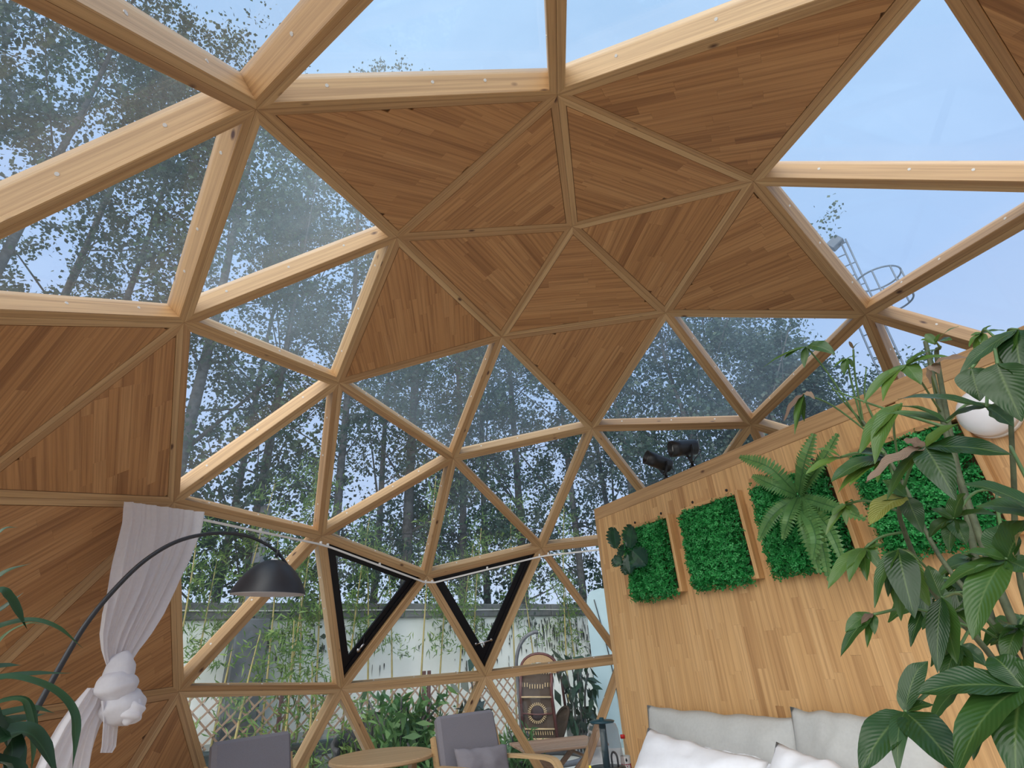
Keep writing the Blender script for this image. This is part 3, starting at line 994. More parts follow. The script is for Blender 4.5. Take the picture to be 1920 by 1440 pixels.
# two pale grey back cushions leaning on the partition, two white pillows in front
p0, p1 = at_y(1214, 1352, WY + 0.13), at_y(1488, 1362, WY + 0.13)
q0, q1 = at_y(1490, 1357, WY + 0.15), at_y(1735, 1420, WY + 0.15)
CT = (p0.z + p1.z) / 2
pillow('cushion', 'long pale grey back cushion nearest the free end of the partition', ((p0.x + p1.x) / 2, WY + 0.135, CT - 0.19), (-1, 0, 0), (0, -0.16, 1), abs(p0.x - p1.x) + 0.05, 0.50, 0.15, M['cushion'], 'back cushions on the bed', seedv=1, kind_='cushion', pinch=0.02, wrinkle=0.02)
pillow('cushion', 'pale grey back cushion partly behind the potted tree', ((q0.x + q1.x) / 2, WY + 0.15, q0.z - 0.20), (-1, 0, -0.02), (0, -0.2, 1), abs(q0.x - q1.x) + 0.1, 0.52, 0.16, M['cushion'], 'back cushions on the bed', seedv=5, kind_='cushion', pinch=0.02, wrinkle=0.02)
a0 = at_y(1216, 1372, WY + 0.30); a1 = at_y(1430, 1432, WY + 0.33)
ctr = (a0 + a1) / 2
ez = Vector((0, -0.62, 0.8))
pillow('pillow', 'white pillow leaning on the back cushion nearest the free end of the partition', ctr + ez * -0.25 + Vector((0, 0, 0.015)), (a1 - a0), ez, (a1 - a0).length + 0.05, 0.52, 0.17, M['linen'], 'white pillows on the bed', seedv=8, wrinkle=0.022)
b0 = at_y(1300, 1378, WY + 0.22); b1 = at_y(1425, 1400, WY + 0.22)
ctr = (b0 + b1) / 2
pillow('pillow', 'white pillow tucked behind the front one with only its top edge showing', ctr + Vector((0.05, 0.02, -0.27)), (b1 - b0), (0, -0.3, 1), (b1 - b0).length + 0.22, 0.5, 0.11, M['linen'], 'white pillows on the bed', seedv=12, wrinkle=0.02)
c0 = at_y(1454, 1398, WY + 0.34); c1 = at_y(1625, 1450, WY + 0.36)
ctr = (c0 + c1) / 2
pillow('pillow', 'white pillow in front of the second grey cushion, its pointed corner up', ctr + ez * -0.25 + Vector((0, 0, 0.01)), (c1 - c0), ez, (c1 - c0).length + 0.05, 0.52, 0.15, M['linen'], 'white pillows on the bed', seedv=17, wrinkle=0.02)

# bedside table with a bottle and a water dispenser
bt = at(1167, 1378, 4.2)
TZ = bt.z - 0.245
tb = thing('bedside_table', 'small pine bedside table beside the bed under the bottle', 'table', (1.56, bt.y, 0))
mb = MB(); mb.box((1.56, bt.y + 0.0, TZ - 0.0125), (0.42, 0.42, 0.025), bevel=0.004); mb.build('tabletop', M['table_wood'], tb, grain=(1, 0, 0))
for sx in (-1, 1):
    for sy in (-1, 1):
        mb = MB(); mb.box((1.56 + sx * 0.18, bt.y + sy * 0.18, (TZ - 0.025) / 2), (0.035, 0.035, TZ - 0.025), bevel=0.003); mb.build('leg', M['table_wood'], tb, grain=(0, 0, 1))

M['clear_plastic'] = glass('clear_bottle_plastic', (0.92, 0.94, 0.93), 0.05, 0.05)
M['tinted_tank'] = glass('tinted_tank_plastic', (0.84, 0.80, 0.80), 0.10, 0.05, 1.0)
M['red'] = plain('red_cap', (0.55, 0.02, 0.02), 0.4)
M['crimson'] = plain('crimson_label', (0.38, 0.01, 0.05), 0.5)
M['label_white'] = plain('white_label', (0.75, 0.75, 0.75), 0.5)
M['teal'] = plain('dark_teal_plastic', (0.012, 0.055, 0.075), 0.35, var=0.15)
M['yellow'] = plain('yellow_sticker', (0.85, 0.70, 0.05), 0.5)
M['ink'] = plain('black_ink', (0.01, 0.015, 0.015), 0.5)
bx, by = bt.x, bt.y
bo = thing('bottle', 'clear plastic bottle with a red cap and a white and crimson label', 'bottle', (bx, by, TZ))
mb = MB(); mb.lathe([(0.001, 0.001), (0.028, 0.001), (0.031, 0.008), (0.0305, 0.13), (0.029, 0.150), (0.020, 0.19), (0.0125, 0.212), (0.0125, 0.226)], (bx, by, TZ), 24); mb.build('body', M['clear_plastic'], bo, smooth=True)
mb = MB(); mb.lathe([(0.001, 0.2472), (0.014, 0.247), (0.0155, 0.244), (0.0155, 0.226), (0.0125, 0.2255)], (bx, by, TZ), 20); mb.build('cap', M['red'], bo, smooth=True)
mb = MB(); mb.lathe([(0.0318, 0.092), (0.0318, 0.132)], (bx, by, TZ), 24, close=True); lw = mb.build('label', M['label_white'], bo, smooth=True, label='white upper band of the label')
mb = MB(); mb.lathe([(0.0318, 0.03), (0.0318, 0.0915)], (bx, by, TZ), 24, close=True); lr = mb.build('label', M['crimson'], bo, smooth=True, label='crimson lower band of the label')
vdir = (CAM - Vector((bx, by, CAM.z))).normalized(); vs_ = Vector((0, 0, 1)).cross(vdir)


def on_bottle(a, z, r=0.0323):
    return Vector((bx, by, TZ + z)) + (vdir * math.cos(a) + vs_ * math.sin(a)) * r


mb = MB()
mb.face([on_bottle(0.15, 0.101), on_bottle(0.38, 0.111), on_bottle(0.15, 0.127), on_bottle(-0.05, 0.113)]); mb.build('emblem', M['ink'], lw, label='small black leaf-shaped emblem')
mb = MB()
def stroke(a0, z0, a1, z1, w=0.0022):
    n = 3
    for i in range(n):
        A0, Z0 = a0 + (a1 - a0) * i / n, z0 + (z1 - z0) * i / n
        A1, Z1 = a0 + (a1 - a0) * (i + 1) / n, z0 + (z1 - z0) * (i + 1) / n
        da, dz = (A1 - A0) * 0.032, Z1 - Z0; l = math.hypot(da, dz)
        na, nz = -dz / l * w / 0.032, da / l * w
        mb.face([on_bottle(A0 - na, Z0 - nz), on_bottle(A1 - na, Z1 - nz), on_bottle(A1 + na, Z1 + nz), on_bottle(A0 + na, Z0 + nz)])
for k, a in enumerate((-0.62, -0.2, 0.22, 0.64)):     # four squarish white characters as on the label
    h = 0.16
    stroke(a - h, 0.062, a - h, 0.086); stroke(a + h, 0.062, a + h, 0.086)
    if k in (0, 2): stroke(a - h, 0.086, a + h, 0.086); stroke(a - h, 0.074, a + h, 0.074)
    else: stroke(a, 0.058, a, 0.09); stroke(a - h, 0.075, a + h, 0.075)
mb.build('lettering', M['label_white'], lr)

hp = at(1128, 1350, 3.9)
hx, hy = hp.x, hp.y
HT = hp.z - TZ
hd = thing('humidifier', 'dark teal tabletop humidifier with a clear grey tank and flat lid', 'humidifier', (hx, hy, TZ))
mb = MB(); mb.lathe([(0.001, 0.001), (0.088 * 1.2, 0.001), (0.094 * 1.2, 0.01), (0.096 * 1.2, 0.105), (0.094 * 1.2, 0.122), (0.001, 0.125)], (hx, hy, TZ), 36); mb.build('base', M['teal'], hd, smooth=True)
mb = MB(); mb.lathe([(0.0925 * 1.2, 0.126), (0.088 * 1.2, 0.18), (0.078 * 1.2, HT - 0.05), (0.070 * 1.2, HT - 0.022), (0.055 * 1.2, HT - 0.014)], (hx, hy, TZ), 36, close=True); mb.build('tank', M['tinted_tank'], hd, smooth=True)
mb = MB(); mb.lathe([(0.018 * 1.2, 0.1245), (0.018 * 1.2, HT - 0.014)], (hx, hy, TZ), 16); mb.build('centre_tube', M['teal'], hd, smooth=True)
mb = MB(); mb.lathe([(0.001, HT + 0.014), (0.014, HT + 0.013), (0.016, HT), (0.055 * 1.2, HT - 0.001), (0.066 * 1.2, HT - 0.006), (0.062 * 1.2, HT - 0.013), (0.001, HT - 0.013)], (hx, hy, TZ), 36); mb.build('lid', M['teal'], hd, smooth=True)
sd = (vs_ * 0.05 + vdir * 0.02)
mb = MB(); mb.tube(bezier([Vector((hx, hy, TZ + 0.124)) + sd * 0.7, Vector((hx, hy, TZ + 0.18)) + sd * 0.7, Vector((hx, hy, TZ + 0.20)) + sd, Vector((hx, hy, TZ + 0.18)) + sd * 1.35, Vector((hx, hy, TZ + 0.126)) + sd * 1.4], 6), 0.006, 8); mb.build('handle', M['black_metal'], hd, smooth=True)
yq = Vector((hx, hy, TZ + 0.135)) - vs_ * 0.098 + vdir * 0.056
mb = MB(); mb.box(yq, (0.014, 0.006, 0.016), rot=Matrix((vs_, vdir, (0, 0, 1))).transposed()); mb.build('sticker', M['yellow'], hd)

# ------------------------------------------------------------------ armchairs and round table
def armchair(label, loc, rz, cushion_label):
    a = thing('armchair', label, 'chair', loc, rz, 'grey armchairs by the window')
    B = lambda: MB()
    W2 = 0.275
    # seat and back cushions (front is +x)
    tilt = 0.30
    mb = B(); mb.box((0.10, 0, 0.385), (0.54, 0.50, 0.09), rot=roty(0.13) , bevel=0.03); mb.build('seat_cushion', M['grey_fabric'], a, local=True, smooth=False)
    c = Vector((-0.265, 0, 0.598))
    mb = B(); mb.box(c, (0.075, 0.485, 0.50), rot=roty(-tilt), bevel=0.022); mb.build('back_cushion', M['grey_fabric_dark'], a, local=True)
    for s in (-1, 1):
        y = s * W2
        path = bezier([(-0.40, y, 0.022), (-0.1, y, 0.02), (0.25, y, 0.02), (0.375, y, 0.05), (0.40, y, 0.18), (0.385, y, 0.44), (0.36, y, 0.545), (0.27, y, 0.585), (0.0, y, 0.575), (-0.22, y, 0.56)], 6)
        mb = B(); mb.tone = random.random(); mb.tube(path, 1.0, 4, squash=(0.022, 0.052, (0, 0, 1)))
        mb.build('arm_frame', M['bent_wood'], a, grain=(1, 0, 0), local=True)
        mb = B(); mb.tube([(-0.335, y * 0.94, 0.72), (-0.22, y * 0.94, 0.42), (-0.15, y * 0.94, 0.37), (0.36, y * 0.94, 0.30)], 1.0, 4, squash=(0.045, 0.02, (0, 0, 1)))
        mb.build('seat_rail', M['bent_wood'], a, grain=(1, 0, 0), local=True)
    for x, z in ((0.30, 0.30), (-0.34, 0.04), (-0.32, 0.66)):
        mb = B(); mb.box((x, 0, z), (0.03, 2 * W2 * 0.95, 0.035), bevel=0.004); mb.build('cross_bar', M['bent_wood'], a, grain=(0, 1, 0), local=True)
    return a


ar = armchair('grey armchair with bent wood arms right of the round table, small cushion on it', (1.90, -0.19, 0), math.radians(190), '')
al = armchair('grey fabric armchair left of the round table, seen from its left side', (1.94, 1.14, 0), math.radians(203), '')
fwd = Vector((math.cos(math.radians(190)), math.sin(math.radians(190)), 0)); sdv = Vector((-fwd.y, fwd.x, 0))
pillow('lumbar_cushion', 'small grey cushion resting against the back of the right armchair', Vector((1.90, -0.19, 0.525)) + fwd * -0.135 - sdv * -0.03, sdv * -1 + Vector((0, 0, 0.05)), Vector((0, 0, 1)) - fwd * 0.35, 0.44, 0.26, 0.11, M['grey_fabric'], None, seedv=3, kind_='cushion')

tc_ = at(717, 1416, 4.45)
rt = thing('round_table', 'low round wooden side table between the two grey armchairs', 'table', (tc_.x, tc_.y, 0))
tz = tc_.z
mb = MB(); mb.lathe([(0.001, tz), (0.342, tz), (0.35, tz - 0.006), (0.35, tz - 0.020), (0.342, tz - 0.026), (0.001, tz - 0.026)], (tc_.x, tc_.y, 0), 56); mb.build('tabletop', M['table_wood'], rt, grain=(0, 1, 0))
for k in range(3):
    a = k * 2 * PI / 3 + 0.6
    mb = MB(); mb.tone = 0.2; mb.box((tc_.x + 0.22 * math.cos(a), tc_.y + 0.22 * math.sin(a), (tz - 0.026) / 2), (0.035, 0.09, tz - 0.027), rot=rotz(a), bevel=0.005); mb.build('leg', M['table_wood'], rt, grain=(0, 0, 1))

# ------------------------------------------------------------------ arc floor lamp
sc_ = at(503, 1114, 3.0)
lb = at(38, 1385, 2.75)
pn = (lb - sc_).cross(Vector((0, 0, 1))).normalized()
arc_px = [(20, 1418), (38, 1385), (75, 1318), (115, 1246), (160, 1172), (212, 1108), (270, 1052), (330, 1016), (390, 1001), (440, 1001), (480, 1011), (518, 1034), (543, 1066), (551, 1082)]
arc = [at_plane(u, v, sc_, pn) for u, v in arc_px]
base = Vector((arc[0].x, arc[0].y, 0)) + (arc[0] - arc[2]).normalized() * 0.1; base.z = 0
lamp = thing('floor_lamp', 'black arc floor lamp with a dome shade hanging in front of the window', 'lamp', tuple(base))
M['lamp_black'] = plain('matt_black', (0.022, 0.024, 0.030), 0.42)
M['lamp_inside'] = plain('lamp_inside', (0.50, 0.46, 0.46), 0.6)
sm = bezier([base + Vector((0, 0, 0.03)), base.lerp(arc[0], 0.55)] + arc, 5)
mb = MB(); mb.tube(sm, [0.0125 - 0.0055 * min(1, i / len(sm) * 1.1) for i in range(len(sm))], 10); mb.build('arm', M['lamp_black'], lamp, smooth=True)
mb = MB(); mb.lathe([(0.16, 0.001), (0.16, 0.024), (0.15, 0.03), (0.001, 0.031)], base, 40); mb.build('base', M['lamp_black'], lamp, smooth=True)
tl = MR * 1 - MD * 0.0
axis = (Vector((0, 0, 1)) + MR * 0.03 + (CAM - sc_).normalized() * 0.03).normalized()
rot = frame_xyz(axis.orthogonal(), axis)
SR = 0.172
prof = [(SR, 0.0), (SR * .975, 0.018), (SR * .84, 0.062), (SR * .67, 0.102), (SR * .47, 0.135), (SR * .26, 0.154), (SR * .1, 0.160), (0.001, 0.161)]
mb = MB(); mb.lathe(prof, sc_, 48, rot=rot, close=True); sh = mb.build('shade', M['lamp_black'], lamp, smooth=True)
mb = MB(); mb.lathe([(r * 0.985 if r > .01 else r, z - 0.003) for r, z in prof], sc_, 48, rot=rot, close=True); mb.build('shade_lining', M['lamp_inside'], sh, smooth=True, label='pale inside of the shade')
mb = MB(); mb.lathe([(0.026, 0.05), (0.03, 0.075), (0.022, 0.105), (0.016, 0.12), (0.016, 0.165)], sc_, 16, rot=rot); mb.build('bulb', M['opal'], sh, smooth=True)
top_s = sc_ + rot @ Vector((0, 0, 0.16))
mb = MB(); mb.tube([top_s + axis * 0.012 + MR * 0.005, top_s + axis * 0.05 + MR * 0.012], 0.008, 10); mb.build('finial', M['lamp_black'], lamp, smooth=True)

# ------------------------------------------------------------------ curtain rail along the third ring, and the knotted curtain
def rail_pt(i): return DN[i] * 0.976 + HUB - Vector((0, 0, 0.042))
h2 = rail_pt(6); qq = rail_pt(3)
rp = [qq.lerp(h2, 0.74), h2, rail_pt(8), rail_pt(9), rail_pt(83), rail_pt(84).lerp(rail_pt(83), 0.12)]
path = []
for i in range(len(rp) - 1):
    a, b = rp[i], rp[i + 1]
    for k in range(8):
        path.append(a.lerp(b, 0.05 + 0.9 * k / 7))
rail = thing('curtain_rail', 'white curtain rail bending along the timber ring below the upper windows', 'rail', tuple(h2))
mb = MB(); mb.tube(path, 1.0, 4, squash=(0.013, 0.010, (0, 0, 1))); mb.build('track', M['white_plastic'], rail)
for i in range(1, len(rp) - 1):
    a, b = rp[i], rp[i + 1]
    for f in ((0.03, 0.5, 0.97) if i < 4 else (0.05, 0.6)):
        p = a.lerp(b, f); out = Vector((p.x, p.y, 0)).normalized()
        mb = MB(); mb.box(p + out * 0.012 + Vector((0, 0, 0.014)), (0.014, 0.022, 0.022), rot=frame_xyz(Vector((-out.y, out.x, 0)), (0, 0, 1)), bevel=0.003); mb.build('rail_clip', M['white_plastic'], rail)
mb = MB(); mb.tube([path[0], path[0] + Vector((0, 0, 0.0)) + (path[0] - path[1]).normalized() * 0.02], 0.016, 8); mb.build('end_stop', M['white_plastic'], rail)

def cloth_mat(name, col, trans):
    m, nt, out = new_mat(name)
    bs = N(nt, 'ShaderNodeBsdfPrincipled', Roughness=0.9); bs.inputs['Specular IOR Level'].default_value = 0.1
    tc = N(nt, 'ShaderNodeTexCoord'); no = N(nt, 'ShaderNodeTexNoise', Scale=60.0, Detail=3)
    nt.links.new(tc.outputs['Object'], no.inputs['Vector'])
    c = ramp(nt, no.outputs['Fac'], [(0.3, tuple(x * 0.96 for x in col)), (0.7, col)])
    tr = N(nt, 'ShaderNodeBsdfTranslucent')
    nt.links.new(c, bs.inputs['Base Color']); nt.links.new(c, tr.inputs['Color'])
    mx = N(nt, 'ShaderNodeMixShader'); mx.inputs[0].default_value = trans
    nt.links.new(bs.outputs[0], mx.inputs[1]); nt.links.new(tr.outputs[0], mx.inputs[2]); nt.links.new(mx.outputs[0], out.inputs[0])
    return m


M['curtain'] = cloth_mat('white_curtain', (0.92, 0.91, 0.95), 0.35)
outd = Vector((h2.x, h2.y, 0)).normalized()
cp0 = h2 - outd * 0.06
cur = thing('curtain', 'white curtain tied into a big knot, hanging at the left end of the rail', 'curtain', (cp0.x, cp0.y, 0))


def cloth(rows, npl, amp, name, ncol=90, depth0=0.0, amps=None, seedv=0):
    """rows: (v, uL, uR) pixel spans on the curtain's own upright plane, pleated along its depth"""
    mb = MB(); vs = []; fs = []
    rws = []
    nr = 40
    ys = [r[0] for r in rows]
    for q in range(nr + 1):
        v = ys[0] + (ys[-1] - ys[0]) * q / nr
        for a, b in zip(rows, rows[1:]):
            if a[0] <= v <= b[0] + 1e-6:
                f = (v - a[0]) / (b[0] - a[0]); f2 = f
                rws.append((v, a[1] + (b[1] - a[1]) * f2, a[2] + (b[2] - a[2]) * f2, a[3] + (b[3] - a[3]) * f2)); break
    for v0, uL, uR, am in rws:
        for j in range(ncol + 1):
            s = j / ncol
            vv = v0 + (rows[0][4] * (s - 0.5) if len(rows[0]) > 4 else 0) * max(0, 1 - (v0 - ys[0]) / 120)
            p = at_plane(uL + (uR - uL) * s, vv, cp0, outd)
            ph = npl * 2 * PI * (s + 0.03 * math.sin(v0 * 0.02 + s * 5 + seedv)) + seedv
            p = p + outd * (am * 0.7 * (math.sin(ph + 0.6 * math.sin(s * 9)) * (0.6 + 0.4 * math.sin(s * 14 + 1)) + 0.25 * math.sin(2.3 * ph + 1)) + depth0)
            vs.append(p)
    w = ncol + 1
    for i in range(len(rws) - 1):
        for j in range(ncol):
            fs.append((i * w + j, i * w + j + 1, (i + 1) * w + j + 1, (i + 1) * w + j))
    mb.mesh(vs, fs)
    return mb.build(name, M['curtain'], cur, smooth=True)


cloth([(950, 234, 381, 0.016, 20), (985, 233, 377, 0.022), (1050, 216, 358, 0.026), (1110, 203, 330, 0.028), (1150, 192, 308, 0.028), (1190, 187, 280, 0.024), (1220, 191, 257, 0.016), (1248, 200, 240, 0.008)], 7, 1, 'drape')
cloth([(1290, 165, 205, 0.01), (1320, 140, 207, 0.02), (1360, 112, 190, 0.022), (1410, 84, 178, 0.024), (1500, 45, 158, 0.026)], 5, 1, 'tail', seedv=2)
cloth([(1315, 172, 212, 0.01), (1350, 175, 206, 0.012), (1400, 172, 200, 0.012), (1412, 170, 192, 0.012)], 3, 1, 'tail', ncol=40, depth0=-0.05, seedv=4)


def blob(mb, c, r3, rot, wr, seedv, n=28, m=20):
    vs = []; fs = []
    for i in range(m + 1):
        th = PI * i / m
        for j in range(n):
            ph = 2 * PI * j / n
            d = Vector((math.sin(th) * math.cos(ph), math.sin(th) * math.sin(ph), math.cos(th)))
            k = 1 + wr * math.sin(7 * d.z + 2.5 * math.sin(ph + seedv) + seedv) + 0.10 * noise.noise(d * 2.2 + Vector((seedv, 0, 0)))
            vs.append(Vector(c) + rot @ Vector((d.x * r3[0] * k, d.y * r3[1] * k, d.z * r3[2] * k)))
    for i in range(m):
        for j in range(n):
            fs.append((i * n + j, (i + 1) * n + j, (i + 1) * n + (j + 1) % n, i * n + (j + 1) % n))
    mb.mesh(vs, fs)


def cpt(u, v, off=0.0): return at_plane(u, v, cp0, outd) - outd * off
rad_px = (cpt(240, 1270) - cpt(210, 1270)).length / 30
mb = MB()
side = Vector((-outd.y, outd.x, 0))
tiltm = frame_xyz(side, (cpt(218, 1240) - cpt(204, 1290)).normalized())
blob(mb, cpt(213, 1262, 0.03), (19 * rad_px, 0.07, 32 * rad_px), tiltm, 0.025, 1.0)
blob(mb, cpt(203, 1286, 0.045), (29 * rad_px, 0.085, 22 * rad_px), tiltm, 0.03, 2.0)
blob(mb, cpt(211, 1326, 0.06), (31 * rad_px, 0.09, 27 * rad_px), tiltm, 0.025, 3.4)
blob(mb, cpt(204, 1337, 0.13), (13 * rad_px, 0.05, 17 * rad_px), tiltm @ rotz(0.4), 0.1, 5.0)
mb.build('knot', M['curtain'], cur, smooth=True)
# ------------------------------------------------------------------ the yard outside: garden wall, fence, furniture
GZ = -0.1
Wa, Wb = at_z(340, 1130, GZ + 2.2), at_z(1085, 1133, GZ + 2.2)
wd = Vector((Wb.x - Wa.x, Wb.y - Wa.y, 0)).normalized()             # along the wall, to the right
wnrm = Vector((-wd.y, wd.x, 0))
if wnrm.dot(CAM - Wa) < 0: wnrm = -wnrm                              # towards the dome
W0 = Vector((Wa.x, Wa.y, GZ))


def gw(s, off, z=0.0):
    """a point s metres along the garden wall from its left survey point, off metres in front of it"""
    return W0 + wd * s + wnrm * off + Vector((0, 0, z))


def gw_px(u, off, z=0.0):
    """the point in front of the wall that stands in the image column u (at the wall's foot)"""
    p = at_plane(u, 1180, gw(0, off), wnrm)
    return Vector((p.x, p.y, GZ + z))


M['render'] = plain('stained_render', (0.92, 0.94, 0.90), 0.9, scale=1.3, col2=(0.80, 0.84, 0.78))
M['buttress'] = plain('dark_grey_buttress', (0.14, 0.155, 0.17), 0.9, var=0.45, scale=3)
M['coping'] = plain('weathered_concrete', (0.20, 0.21, 0.21), 0.9, var=0.5, scale=2.5)
rw = frame_xyz(wd, (0, 0, 1))
gwall = thing('garden_wall', 'pale stained garden wall with a dark grey coping behind the bamboo', None, tuple(gw(2, 0)), kind='structure')
sEnd = (gw_px(1160, 0) - W0).dot(wd)
mb = MB(); mb.box(gw((sEnd - 15) / 2, -0.12, 0.98), (sEnd + 15, 0.2, 1.96), rot=rw); mb.build('render', M['render'], gwall)
for k in range(1 + int((sEnd + 14) / 2)):
    mb = MB(); mb.box(gw(-14 + 2 * k, -0.12, 2.08), (1.985, 0.34, 0.24), rot=rw, bevel=0.02); mb.build('coping_stone', M['coping'], gwall)
mb = MB(); mb.tube([gw(-1 + 0.5 * q, 0.07, 2.085 + 0.004 * math.sin(q)) for q in range(26)], 0.011, 6); mb.build('conduit', M['white_plastic'], gwall, smooth=True, label='thin white conduit along the coping')
# dark run-off stains are part of the wall's own surface: thin flakes of mould
M['mould'] = plain('black_mould', (0.05, 0.06, 0.055), 0.95, var=0.5, scale=20)
bu = gw_px(470, 0.18)
mb = MB(); mb.box(bu + Vector((0, 0, 0.98)), (0.46, 0.36, 1.955), rot=rw, bevel=0.02); mb.build('buttress', M['buttress'], gwall, label='dark grey buttress against the pale wall')
mb = MB(); rs = random.Random(3)
for _ in range(420):
    u = rs.choice([rs.gauss(1030, 30), rs.gauss(1040, 40), rs.gauss(600, 60), rs.gauss(900, 40), rs.gauss(1090, 25)])
    p = gw_px(u, 0.003); h = 1.94 - abs(rs.gauss(0, 0.45)); w = rs.uniform(0.003, 0.013); l = rs.uniform(0.03, 0.26)
    if h - l < 0.1: continue
    mb.face([p + Vector((0, 0, h)) - wd * w, p + Vector((0, 0, h - l * .3)) - wd * w * 1.3, p + Vector((0, 0, h - l)), p + Vector((0, 0, h - l * .3)) + wd * w * 1.2, p + Vector((0, 0, h)) + wd * w * .7])
mb.build('stains', M['mould'], gwall, kind='stuff')

# lattice fence of crossed laths between posts
M['lath'] = wood('weathered_lath', (0.34, 0.22, 0.15), (0.44, 0.29, 0.20), (0.5, 0.35, 0.25), streak=0.25)
M['post'] = plain('dark_red_post', (0.12, 0.055, 0.05), 0.7, var=0.3)
fence = thing('lattice_fence', 'diamond lattice fence of thin wooden laths in front of the garden wall', 'fence', tuple(gw(2, 0.55)))
sL = (gw_px(300, 0.6) - gw(0, 0.6)).dot(wd); sR = (gw_px(985, 0.6) - gw(0, 0.6)).dot(wd)
FH, SP = 0.96, 0.185
n = int((sR - sL + FH) / SP)
for dr in (1, -1):
    for k in range(n + 1):
        s0 = sL + k * SP - (FH if dr > 0 else 0)
        a, b = (s0, 0.08), (s0 + FH, 0.08 + FH)
        if dr < 0: a, b = (s0, 0.08 + FH), (s0 + FH, 0.08)
        # clip to the fence's ends
        (xa, za), (xb, zb) = a, b
        if xb < sL or xa > sR: continue
        if xa < sL: za += (zb - za) * (sL - xa) / (xb - xa); xa = sL
        if xb > sR: zb = za + (zb - za) * (sR - xa) / (xb - xa); xb = sR
        if xb - xa < 0.05: continue
        off = 0.6 + 0.008 * dr
        mb = MB(); mb.tone = random.random(); mb.tube([gw(xa, off, za), gw(xb, off, zb)], 1.0, 4, squash=(0.024, 0.012, tuple(Vector((0, 0, 1)))))
        mb.build('lath', M['lath'], fence, grain=wd + Vector((0, 0, dr)))
for u in (330, 545, 797, 806, 985):
    p = gw_px(u, 0.64)
    mb = MB(); mb.box(p + Vector((0, 0, 0.56)), (0.05, 0.045, 1.12), rot=rw, bevel=0.005); mb.build('post', M['post'], fence, grain=(0, 0, 1))

# low oval table, wicker chair and red stool just outside
M['slate'] = plain('dark_slate_top', (0.035, 0.055, 0.062), 0.18, var=0.3, scale=3)
ot = at_z(545, 1388, 0.34)
oc = Vector((ot.x + 0.25, ot.y, 0))
pt = thing('patio_table', 'low dark oval patio table with curved black legs outside the dome', 'table', (oc.x, oc.y, GZ))
mb = MB(); mb.lathe([(0.001, 0.34), (0.98, 0.34), (1.0, 0.325), (1.0, 0.30), (0.97, 0.285), (0.001, 0.285)], oc, 56, sx=0.62, sy=1.25); mb.build('tabletop', M['slate'], pt, smooth=False)
mb = MB(); mb.lathe([(0.9, 0.284), (0.86, 0.16), (0.84, 0.16), (0.88, 0.284)], oc, 48, sx=0.58, sy=1.2); mb.build('apron', M['slate'], pt)
for sx in (-1, 1):
    for sy in (-1, 1):
        b = oc + Vector((sx * 0.32, sy * 0.8, 0))
        mb = MB(); mb.tube(bezier([b + Vector((0, 0, 0.28)), b + Vector((sx * .09, sy * .10, 0.16)), b + Vector((sx * .05, sy * .06, 0.0)), b + Vector((sx * .14, sy * .14, GZ + 0.012))], 6), 0.02, 8); mb.build('leg', M['black_metal'], pt, smooth=True)
M['wicker_dark'] = plain('dark_wicker', (0.055, 0.055, 0.065), 0.6, var=0.6, scale=90, bump=0.4)
wc = at_z(700, 1372, 0.52); wc = Vector((wc.x + 0.2, wc.y, GZ))
wch = thing('wicker_chair', 'dark wicker chair with a sloping back behind the patio table', 'chair', tuple(wc))
mb = MB()
prof = []
for k in range(13):
    a = math.radians(-110 + 220 * k / 12)
    for z, f in ((0.30, 0.9), (0.50, 1.0), (0.72 - 0.25 * abs(k - 8) / 8, 1.08)):
        prof.append(wc + Vector((math.cos(a) * 0.36 * f, -math.sin(a) * 0.36 * f, z)))
fs = []
for k in range(12):
    for q in range(2): fs.append((k * 3 + q, k * 3 + 3 + q, k * 3 + 4 + q, k * 3 + 1 + q))
mb.mesh(prof, fs); shl = mb.build('backrest', M['wicker_dark'], wch, smooth=True)
sol = shl.modifiers.new('thickness', 'SOLIDIFY'); sol.thickness = 0.035
mb = MB(); mb.lathe([(0.001, 0.36), (0.31, 0.36), (0.33, 0.33), (0.31, 0.28), (0.001, 0.28)], wc, 28); mb.build('seat', M['wicker_dark'], wch, smooth=True)
for k in range(4):
    a = PI / 4 + k * PI / 2
    mb = MB(); mb.tube([wc + Vector((.22 * math.cos(a), .22 * math.sin(a), .28)), wc + Vector((.27 * math.cos(a), .27 * math.sin(a), 0.0))], 0.018, 8); mb.build('leg', M['wicker_dark'], wch, smooth=True)
M['red_plastic'] = plain('faded_red_plastic', (0.30, 0.075, 0.065), 0.6, var=0.3)
rp_ = at_z(722, 1402, 0.2); rp_ = Vector((rp_.x, rp_.y, GZ))
rst = thing('stool', 'small faded red slatted stool beyond the round table', 'stool', tuple(rp_))
for k in range(5):
    mb = MB(); mb.box(rp_ + Vector((0, -0.14 + k * 0.07, 0.29)), (0.32, 0.055, 0.022), bevel=0.004); mb.build('slat', M['red_plastic'], rst)
for sx in (-1, 1):
    for sy in (-1, 1):
        mb = MB(); mb.box(rp_ + Vector((sx * .13, sy * .13, 0.139)), (0.035, 0.035, 0.278), bevel=0.004); mb.build('leg', M['red_plastic'], rst)

